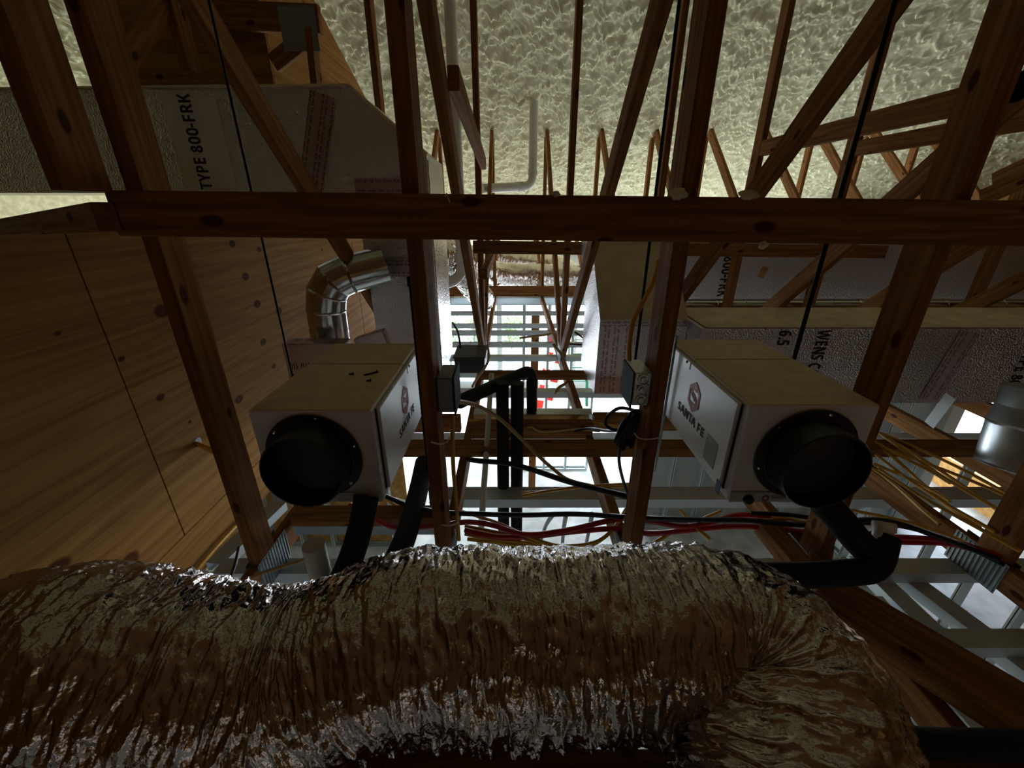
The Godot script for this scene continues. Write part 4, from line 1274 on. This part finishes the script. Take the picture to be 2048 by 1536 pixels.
func cables() -> void:
	cable("tan_cable", ds([[911, 803, 1.24], [935, 806, 1.36], [965, 816, 1.46], [1000, 838, 1.52], [1037, 872, 1.58], [1066, 901, 1.62], [1097, 930, 1.66], [1136, 959, 1.72], [1185, 972, 1.78]]), 0.0075, M.tan_cable, "tan cable arching from the dull grey junction box over the black pipes")
	cable("black_cable", ys([[935, 918], [960, 922], [1010, 926], [1060, 938], [1120, 958], [1180, 975], [1255, 993]], -0.97), 0.011, M.cable_black, "thick black cable slanting down across the aisle to the right post")
	cable("black_cable", ys([[770, 992], [820, 1012], [880, 1024], [960, 1028], [1050, 1030], [1150, 1028], [1250, 1034], [1330, 1038], [1420, 1040], [1500, 1041], [1620, 1050], [1760, 1040], [1880, 1075], [2000, 1120]], -1.005), 0.009, M.cable_black, "long black cable running level across the whole width over the chords")
	cable("black_cable", ys([[1500, 1026], [1580, 1030], [1680, 1044], [1790, 1050], [1900, 1080], [2010, 1130]], -1.02), 0.008, M.cable_black, "shorter black cable under the right dehumidifier")
	# red tubing
	cable("red_tube", ys([[700, 1010], [758, 1042], [800, 1056], [870, 1052], [935, 1044], [985, 1050], [1050, 1069], [1130, 1061], [1205, 1044], [1250, 1037], [1310, 1044], [1370, 1053], [1430, 1042], [1480, 1030], [1540, 1033]], -1.03), 0.0095, M.red, "upper red tube waving across the aisle between the posts", "tube")
	cable("red_tube", ys([[930, 1060], [990, 1073], [1055, 1074], [1140, 1064], [1240, 1057], [1300, 1067], [1380, 1060], [1460, 1053], [1540, 1056], [1640, 1068], [1790, 1083], [1900, 1088], [2010, 1118]], -1.055), 0.0095, M.red, "lower red tube waving across the aisle towards the right edge", "tube")
	cable("red_tube", ys([[1785, 1074], [1850, 1077], [1920, 1086], [2000, 1112]], -1.02), 0.009, M.red, "short red tube beside the white capped stub", "tube")
	# yellow cables
	var i := 0
	for e in [
		[[[922, 1022], [960, 1034], [1000, 1048], [1040, 1066], [1080, 1082], [1130, 1097]], "yellow cable dropping from the left middle post to the foreground duct"],
		[[[930, 1052], [980, 1062], [1030, 1072], [1080, 1086], [1140, 1092], [1200, 1080], [1240, 1040], [1262, 1005]], "yellow cable looping along the chords to the right middle post"],
		[[[930, 1068], [980, 1078], [1040, 1084], [1100, 1094], [1160, 1098], [1215, 1070], [1252, 1018]], "lower yellow cable looping to the right middle post"],
		[[[935, 1078], [1000, 1086], [1060, 1093], [1120, 1098]], "lowest yellow cable before the upright black pipes"],
		[[[775, 1000], [800, 1018], [840, 1034], [880, 1040]], "yellow cable beside the thick black pipe below the left dehumidifier"],
		[[[790, 998], [840, 1012], [878, 1022]], "thin yellow cable below the left dehumidifier's flank"],
		[[[1045, 992], [1110, 980], [1180, 972], [1258, 968]], "thin yellow cable across the far brace between the middle posts"],
		[[[1045, 986], [1100, 982], [1170, 974], [1258, 973]], "second thin yellow cable across the far brace"],
		[[[1300, 1090], [1350, 1062], [1400, 1040], [1442, 1022]], "yellow cable rising under the right dehumidifier"],
		[[[1362, 1020], [1385, 1048], [1420, 1078]], "yellow cable crossing down to the foreground duct at right"],
		[[[1500, 1026], [1560, 1034], [1640, 1052]], "yellow cable over the pale wooden stub"],
		[[[1700, 1020], [1780, 1036], [1870, 1060], [1960, 1098], [2040, 1128]], "yellow cable over the chord right of the white capped stub"],
	]:
		cable("yellow_cable", ys(e[0], -1.045 - 0.013 * (i % 3)), 0.0062, M.yellow, e[1])
		i += 1
	# the fan of cables at right, all heading back along the chords
	var fan := [[1752, 862, 2060, 1052], [1756, 878, 1900, 975], [1760, 868, 2075, 1020], [1748, 890, 1930, 1030], [1752, 905, 1990, 1068], [1748, 920, 1900, 1010], [1770, 880, 2080, 1075], [1765, 900, 1960, 1050], [1758, 930, 2040, 1110], [1775, 895, 2100, 1040], [1745, 945, 1880, 1040]]
	for k in fan.size():
		var f: Array = fan[k]
		var pts := []
		for j in 6:
			var t := j / 5.0
			pts.append(AY(lerpf(f[0], f[2], t), lerpf(f[1], f[3], t) + 9.0 * sin(t * 3.1 + k * 1.7), -0.985 - 0.008 * (k % 4)))
		cable("yellow_cable", pts, 0.0065, M.yellow, "yellow cable in the bundle fanning out right of the right dehumidifier", "cable", "yellow cables fanning out at right")
	for e in [[[[392, 886], [420, 896], [455, 905]], 0.0062, "yellow cable coming out of the plywood hole, upper one"], [[[396, 890], [430, 906], [460, 920]], 0.0062, "yellow cable coming out of the plywood hole, lower one"]]:
		var pts := []
		for q in e[0].size():
			pts.append(AX(e[0][q][0], e[0][q][1], -1.40 + 0.09 * q))
		cable("yellow_cable", pts, 0.0075, M.yellow, e[2])
	cable("yellow_cable", [AX(500, 1024, -1.38), AX(462, 1062, -1.38), AX(425, 1102, -1.38), AX(380, 1156, -1.38), AX(330, 1215, -1.38)], 0.009, M.yellow, "yellow cables along the lower edge of the pale plywood strip, inner one")
	cable("yellow_cable", [AX(515, 1036, -1.36), AX(480, 1075, -1.36), AX(440, 1105, -1.36), AX(400, 1150, -1.36), AX(350, 1210, -1.36)], 0.009, M.tan_cable, "tan cable along the lower edge of the pale plywood strip, outer one")
	cable("tan_cable", ys([[612, 1118], [560, 1135], [520, 1148], [470, 1172], [430, 1190]], -1.03), 0.0055, M.tan_cable, "thin tan cable slanting past the foot of the left post")
	cable("red_tube", ys([[478, 1095], [470, 1130], [455, 1172]], -1.10), 0.006, plain(Color(0.30, 0.10, 0.05), 0.5), "dark red rod left of the foot of the left post", "tube")
	# right middle post: long yellow cable from above into the box, coil of black cable below it
	cable("yellow_cable", ds([[1318, 520, 1.16], [1308, 560, 1.17], [1288, 600, 1.18], [1268, 640, 1.19], [1260, 680, 1.20], [1259, 720, 1.20], [1264, 760, 1.19], [1278, 800, 1.18], [1292, 818, 1.18]]), 0.0068, M.yellow, "yellow cable hanging beside the right middle post into the shiny box")
	cable("white_cable", ds([[1298, 818, 1.19], [1292, 850, 1.22], [1275, 880, 1.24], [1272, 930, 1.28], [1262, 1000, 1.34], [1250, 1040, 1.38]]), 0.006, M.tan_cable, "pale cable running down the right middle post below the box")
	cable("black_cable", ds([[1272, 822, 1.24], [1240, 816, 1.30], [1216, 832, 1.34], [1212, 850, 1.35], [1232, 860, 1.33], [1258, 852, 1.28], [1274, 835, 1.24]]), 0.0055, M.cable_black, "loose loop of black cable left of the shiny junction box")
	for k in 7:
		var dx := k * 4.5 - 12.0
		cable("black_cable", ds([[1272 + dx * 0.3, 820, 1.22], [1258 + dx, 845, 1.25], [1246 + dx * 0.9, 870 + (k % 3) * 6, 1.27 + 0.004 * k], [1244 + dx * 1.1, 885 + (k % 4) * 5, 1.28], [1256 + dx, 870, 1.25 + 0.006 * k], [1274 + dx * 0.4, 828, 1.21]]), 0.0052, M.cable_black, "strand of the black cable coil hanging under the shiny junction box", "cable", "black cable coil under the shiny box")
	cable("black_cable", ds([[1242, 880, 1.27], [1238, 920, 1.32], [1246, 960, 1.4], [1258, 992, 1.44]]), 0.0052, M.cable_black, "black cable dropping from the coil to the chord")
	cable("black_cable", ds([[1258, 858, 1.28], [1220, 862, 1.5], [1180, 857, 1.75], [1150, 862, 1.85]]), 0.006, M.cable_black, "black cable reaching left from the coil over the channel")
	# white ties round the two middle posts
	for e in [[[[862, 884], [880, 888], [893, 884], [900, 872]], "white cable tie round the left middle post, upper one", 1.15], [[[884, 1050], [900, 1051], [914, 1046], [918, 1036]], "white cable tie round the left middle post, lower one", 1.26], [[[1268, 866], [1278, 876], [1298, 878], [1322, 875]], "white cable tie round the right middle post", 1.16]]:
		var pts := []
		for q in e[0]:
			pts.append(AD(q[0], q[1], e[2]))
		cable("cable_tie", pts, 0.0022, M.white_cable, e[1], "cable tie")
	cable("yellow_cable", ds([[906, 830, 1.19], [905, 880, 1.21], [907, 940, 1.25], [912, 1000, 1.31], [918, 1080, 1.38]]), 0.0062, M.yellow, "yellow cable strapped down the side of the left middle post")
	cable("tan_cable", ds([[938, 842, 2.1], [985, 842, 2.15], [1040, 835, 2.2], [1100, 831, 2.2], [1160, 842, 2.15], [1210, 850, 2.05], [1250, 858, 1.9]]), 0.008, M.yellow, "tan cable bowed over the pale metal channel in the aisle")
	cable("tan_cable", ds([[1040, 866, 2.05], [1060, 853, 2.1], [1080, 862, 2.1], [1110, 862, 2.1], [1150, 858, 2.1], [1200, 862, 2.05]]), 0.007, M.tan_cable, "knotted tan cable lying on the pale metal channel")
	# far cables over the ceiling channels
	cable("tan_cable", ys([[1110, 664], [1090, 670], [1070, 672], [1040, 676]], -1.0), 0.010, M.tan_cable, "far tan cable over the channels in the bright aisle")
	cable("tan_cable", ds([[1106, 688, 2.9], [1122, 708, 2.9], [1132, 735, 2.85], [1133, 763, 2.8], [1118, 775, 2.75], [1110, 786, 2.7]]), 0.010, M.tan_cable, "pale cable hanging along the foot of the right diagonal in the aisle")
	cable("black_cable", ds([[1150, 664, 2.9], [1165, 675, 2.8], [1180, 688, 2.6]]), 0.007, M.cable_black, "dark cable end before the left flank of the offset duct")
	cable("black_cable", ds([[1140, 688, 2.9], [1165, 690, 2.8], [1182, 695, 2.6]]), 0.007, M.cable_black, "second dark cable before the left flank of the offset duct")
	cable("tan_cable", ds([[975, 690, 2.7], [978, 715, 2.6], [970, 735, 2.5], [955, 755, 2.4], [945, 773, 2.3]]), 0.008, M.tan_cable, "tan cable hanging right of the dark grey equipment box")
	cable("black_cable", ds([[905, 645, 2.9], [916, 665, 2.8], [921, 695, 2.7]]), 0.007, M.cable_black, "dark cable falling onto the dark grey equipment box")
	for e in [[[[1105, 1030], [1090, 1055], [1078, 1095]], "left"], [[[1132, 1030], [1127, 1060], [1124, 1100]], "middle"], [[[1184, 1028], [1178, 1060], [1170, 1098]], "right"]]:
		var pts := []
		for q in e[0].size():
			pts.append(AY(e[0][q][0], e[0][q][1], [-1.035, -1.4, -1.9][q]))
		cable("black_cable", pts, 0.009, M.cable_black, e[1] + " one of three black cables dropping through the aisle to the floor below")

# ---------------------------------------------------------------- the storey below
func stud_wall(p: Vector3, q: Vector3, high: float, gap: float, board: Material, back: Vector3, label: String, low := -1.0) -> void:
	var o := thing("stud_wall", label, "stud wall", (p + q) / 2)
	var dir := (q - p).normalized()
	var n := int(p.distance_to(q) / gap) + 1
	for i in n:
		var a := p + dir * gap * i
		var m := MB.new()
		channel(a + Vector3(0, 0.03, 0), a + Vector3(0, high - 0.03, 0), 0.04, 0.09, m, back)
		part("stud", m, M.stud, o)
	for y in [0.015, high - 0.015]:
		var t := MB.new()
		channel(p + Vector3(0, y, 0), q + Vector3(0, y, 0), 0.095, 0.03, t, Vector3.UP if y > 1.0 else Vector3.DOWN)
		part("track", t, M.stud, o)
	if board:
		var w := 1.22
		var k := int(ceil(p.distance_to(q) / w))
		for i in k:
			var a := p + dir * (w * i + 0.003) + back * 0.054
			var b := p + dir * (minf(w * (i + 1), p.distance_to(q)) - 0.003) + back * 0.054
			var m := MB.new()
			var top := high if low < 0 else low
			m.slab(PackedVector3Array([a, b, b + Vector3(0, top, 0), a + Vector3(0, top, 0)]), back * 0.014)
			part("panel", m, board, o)

func lower_storey() -> void:
	var h := 2.97
	stud_wall(Vector3(-4.0, 0, -4.3), Vector3(-1.35, 0, -4.3), h, 0.406, M.osb, Vector3(0, 0, -1), "stud wall with tan panels seen below the left dehumidifier", 1.9)
	stud_wall(Vector3(1.75, 0, -4.7), Vector3(5.8, 0, -4.7), h, 0.406, M.board, Vector3(0, 0, -1), "grey sheathed stud wall seen below the right dehumidifier")
	stud_wall(Vector3(4.3, 0, -4.5), Vector3(4.3, 0, 0.6), h, 0.406, null, Vector3(1, 0, 0), "open stud wall running back along the far right")
	stud_wall(Vector3(2.55, 0, -2.3), Vector3(2.55, 0, 0.6), 1.2, 0.406, M.osb, Vector3(1, 0, 0), "low stud partition with tan panels at lower right")
	stud_wall(Vector3(0.18, 0, -6.1), Vector3(1.3, 0, -6.1), h, 0.37, null, Vector3(0, 0, -1), "open stud partition in the middle of the bright storey below")
	stud_wall(Vector3(-2.7, 0, -2.9), Vector3(-2.7, 0, 0.4), h, 0.406, null, Vector3(-1, 0, 0), "open stud wall under the left plywood")
	# dark post in the aisle, far down
	stick("wood_post", Vector3(0.30, 0, -5.2), Vector3(0.30, 2.97, -5.2), 0.10, 0.10, Vector3(0, 0, 1), M.lumber, "dark wooden post standing on the concrete below the aisle", "post")
	# folding barrier with red and white stripes, near the windows
	var o := thing("striped_barrier", "folding barrier with red and white striped boards before the shopfront windows", "barrier", Vector3(0.8, 0, -8.2))
	for e in [[0.70, -8.0, 1.12, -8.35], [0.62, -8.5, 0.86, -8.4]]:
		var a := Vector3(e[0], 0.0, e[1])
		var b := Vector3(e[2], 1.75, e[3])
		for k in 9:
			var m := MB.new()
			m.bar(a.lerp(b, k / 9.0), a.lerp(b, (k + 0.995) / 9.0), 0.16, 0.03, Vector3(0, 0, 1), 0.002)
			part("red_stripe" if k % 2 == 0 else "white_stripe", m, M.stripe_red if k % 2 == 0 else M.stripe_white, o)
	var rail := MB.new()
	rail.bar(Vector3(0.66, 0.75, -8.2), Vector3(1.3, 0.75, -8.3), 0.03, 0.12, Vector3.UP, 0.003)
	part("cross_rail", rail, M.stripe_white, o)
	var g := MB.new()
	g.bar(Vector3(1.36, 0, -8.6), Vector3(1.22, 1.8, -8.6), 0.07, 0.05, Vector3(0, 0, 1), 0.005)
	g.bar(Vector3(1.72, 0, -8.6), Vector3(1.60, 1.8, -8.6), 0.07, 0.05, Vector3(0, 0, 1), 0.005)
	for k in 5:
		g.bar(Vector3(1.34 - 0.027 * k, 0.3 + 0.32 * k, -8.6), Vector3(1.69 - 0.026 * k, 0.3 + 0.32 * k, -8.6), 0.03, 0.025, Vector3.UP, 0.003)
	whole("step_ladder", g, M.green, "green ladder leaning by the striped barrier", "ladder")
	var w := thing("white_table", "low white sheet of board lying on the floor under the left dehumidifier", "board", Vector3(-1.0, 0.0, -3.6))
	var wm := MB.new()
	wm.box(Vector3(-1.0, 0.02, -3.4), Vector3(1.2, 0.025, 1.3), 0.004)
	part("sheet", wm, M.stripe_white, w)

func outdoors() -> void:
	var m := MB.new()
	m.box(Vector3(0, -0.1, -27.0), Vector3(90, 0.1, 34), 0.01)
	struct("floor", m, M.concrete, "pale paved ground outside the shopfront windows", "ground")
	var b := thing("neighbour_building", "reddish building across the road outside the windows", "building", Vector3(6.5, 0, -22))
	var w := MB.new()
	w.box(Vector3(7.0, 1.6, -22), Vector3(9.0, 3.2, 4.0), 0.02)
	part("wall", w, M.brick, b)
	var rf := MB.new()
	rf.box(Vector3(7.0, 3.3, -22), Vector3(9.4, 0.2, 4.4), 0.02)
	part("roof", rf, M.board, b)
	var c := thing("ribbed_container", "pale ribbed metal container outside the right windows", "container", Vector3(4.2, 0, -13))
	for k in 26:
		var s := MB.new()
		s.box(Vector3(3.2 + 0.085 * k, 1.25, -13.0 + (0.02 if k % 2 else 0.0)), Vector3(0.084, 2.5, 0.05), 0.008)
		part("rib", s, M.stud, c)
	var rng := RandomNumberGenerator.new()
	rng.seed = 5
	for k in 4:
		var at := Vector3(-3.0 + 1.0 * k, -0.05, -12.6 - 0.3 * (k % 2))
		var o := thing("shrub", ["leftmost", "second", "third", "rightmost"][k] + " of the green shrubs outside the left windows", "shrub", at, "shrubs outside the windows")
		var st := MB.new()
		for j in 5:
			st.tube(PackedVector3Array([at, at + Vector3(rng.randf_range(-0.3, 0.3), 0.8, rng.randf_range(-0.2, 0.2))]), 0.012, 6)
		part("stem", st, M.lumber, o)
		var l := MB.new()
		for j in 700:
			var d := Vector3(rng.randfn(), rng.randfn(), rng.randfn()).normalized() * pow(rng.randf(), 0.4)
			var q := at + Vector3(d.x * 0.45, 0.65 + d.y * 0.6, d.z * 0.4)
			var e := Vector3(rng.randfn(), rng.randfn(), rng.randfn()).normalized()
			var f := e.cross(Vector3(rng.randfn(), rng.randfn(), rng.randfn())).normalized()
			l.quad(q - e * 0.05, q + f * 0.024, q + e * 0.05, q - f * 0.024, e.cross(f))
		var lo := part("leaves", l, M.leaf, o)
		lo.set_meta("kind", "stuff")

func small_things() -> void:
	# screws left on top of the left dehumidifier
	for e in [[702, 748, 0.0, 0.012, "short black screw standing on the left dehumidifier's top, left one"], [737, 761, 0.4, 0.012, "short black screw on the left dehumidifier's top, nearest one"], [741, 747, 1.2, 0.045, "long dark screw lying on the left dehumidifier's top"]]:
		var at := AY(e[0], e[1], -0.6 * K + 0.005)
		var d := Vector3(cos(e[2] * 0.6), 0.0, -sin(e[2] * 0.6))
		var m := MB.new()
		m.tube(PackedVector3Array([at - d * e[3] / 2, at + d * e[3] / 2]), 0.0028, 8)
		m.lathe(at + d * e[3] / 2, d, PackedVector2Array([Vector2(0.0028, -0.003), Vector2(0.006, 0.0), Vector2(0.005, 0.002), Vector2(0, 0.002)]), 10)
		whole("screw", m, M.screw, e[4], "screw")
	# foam splashes stuck to the long brace
	var rng := RandomNumberGenerator.new()
	rng.seed = 12
	for e in [[1356, 388, 0.018, 0.012, "beige foam splash on top of the long brace beside the thick post"], [1497, 390, 0.02, 0.010, "white foam splash on the brace at the foot of the big diagonal"], [1526, 490, 0.009, 0.009, "small white foam drip under the long brace"], [1112, 388, 0.008, 0.006, "small dark foam blob on the brace near the aisle"]]:
		var m := MB.new()
		var c := AZ(e[0], e[1], -0.966)
		var rows := 9
		var p := PackedVector3Array()
		var mid := PackedVector3Array()
		for i in rows:
			var v := PI * i / (rows - 1)
			mid.append(c)
			for j in 15:
				var w := TAU * j / 14.0
				var k := 1.0 + 0.3 * sin(w * 3.0 + v * 4.0) * sin(v)
				p.append(c + Vector3(cos(w) * sin(v) * e[2] * k, cos(v) * e[3] * k, sin(w) * sin(v) * 0.009))
		m.sheet(p, rows, 15, mid)
		whole("foam_splash", m, M.foam, e[4], "foam splash")
	var t := MB.new()
	t.tube(smooth([AZ(890, 395, -0.963), AZ(893, 387, -0.963), AZ(896, 396, -0.963), AZ(900, 405, -0.962)], 4), 0.0016, 6)
	whole("tie_end", t, M.white_cable, "bent white tie end on the face of the long brace", "cable tie")
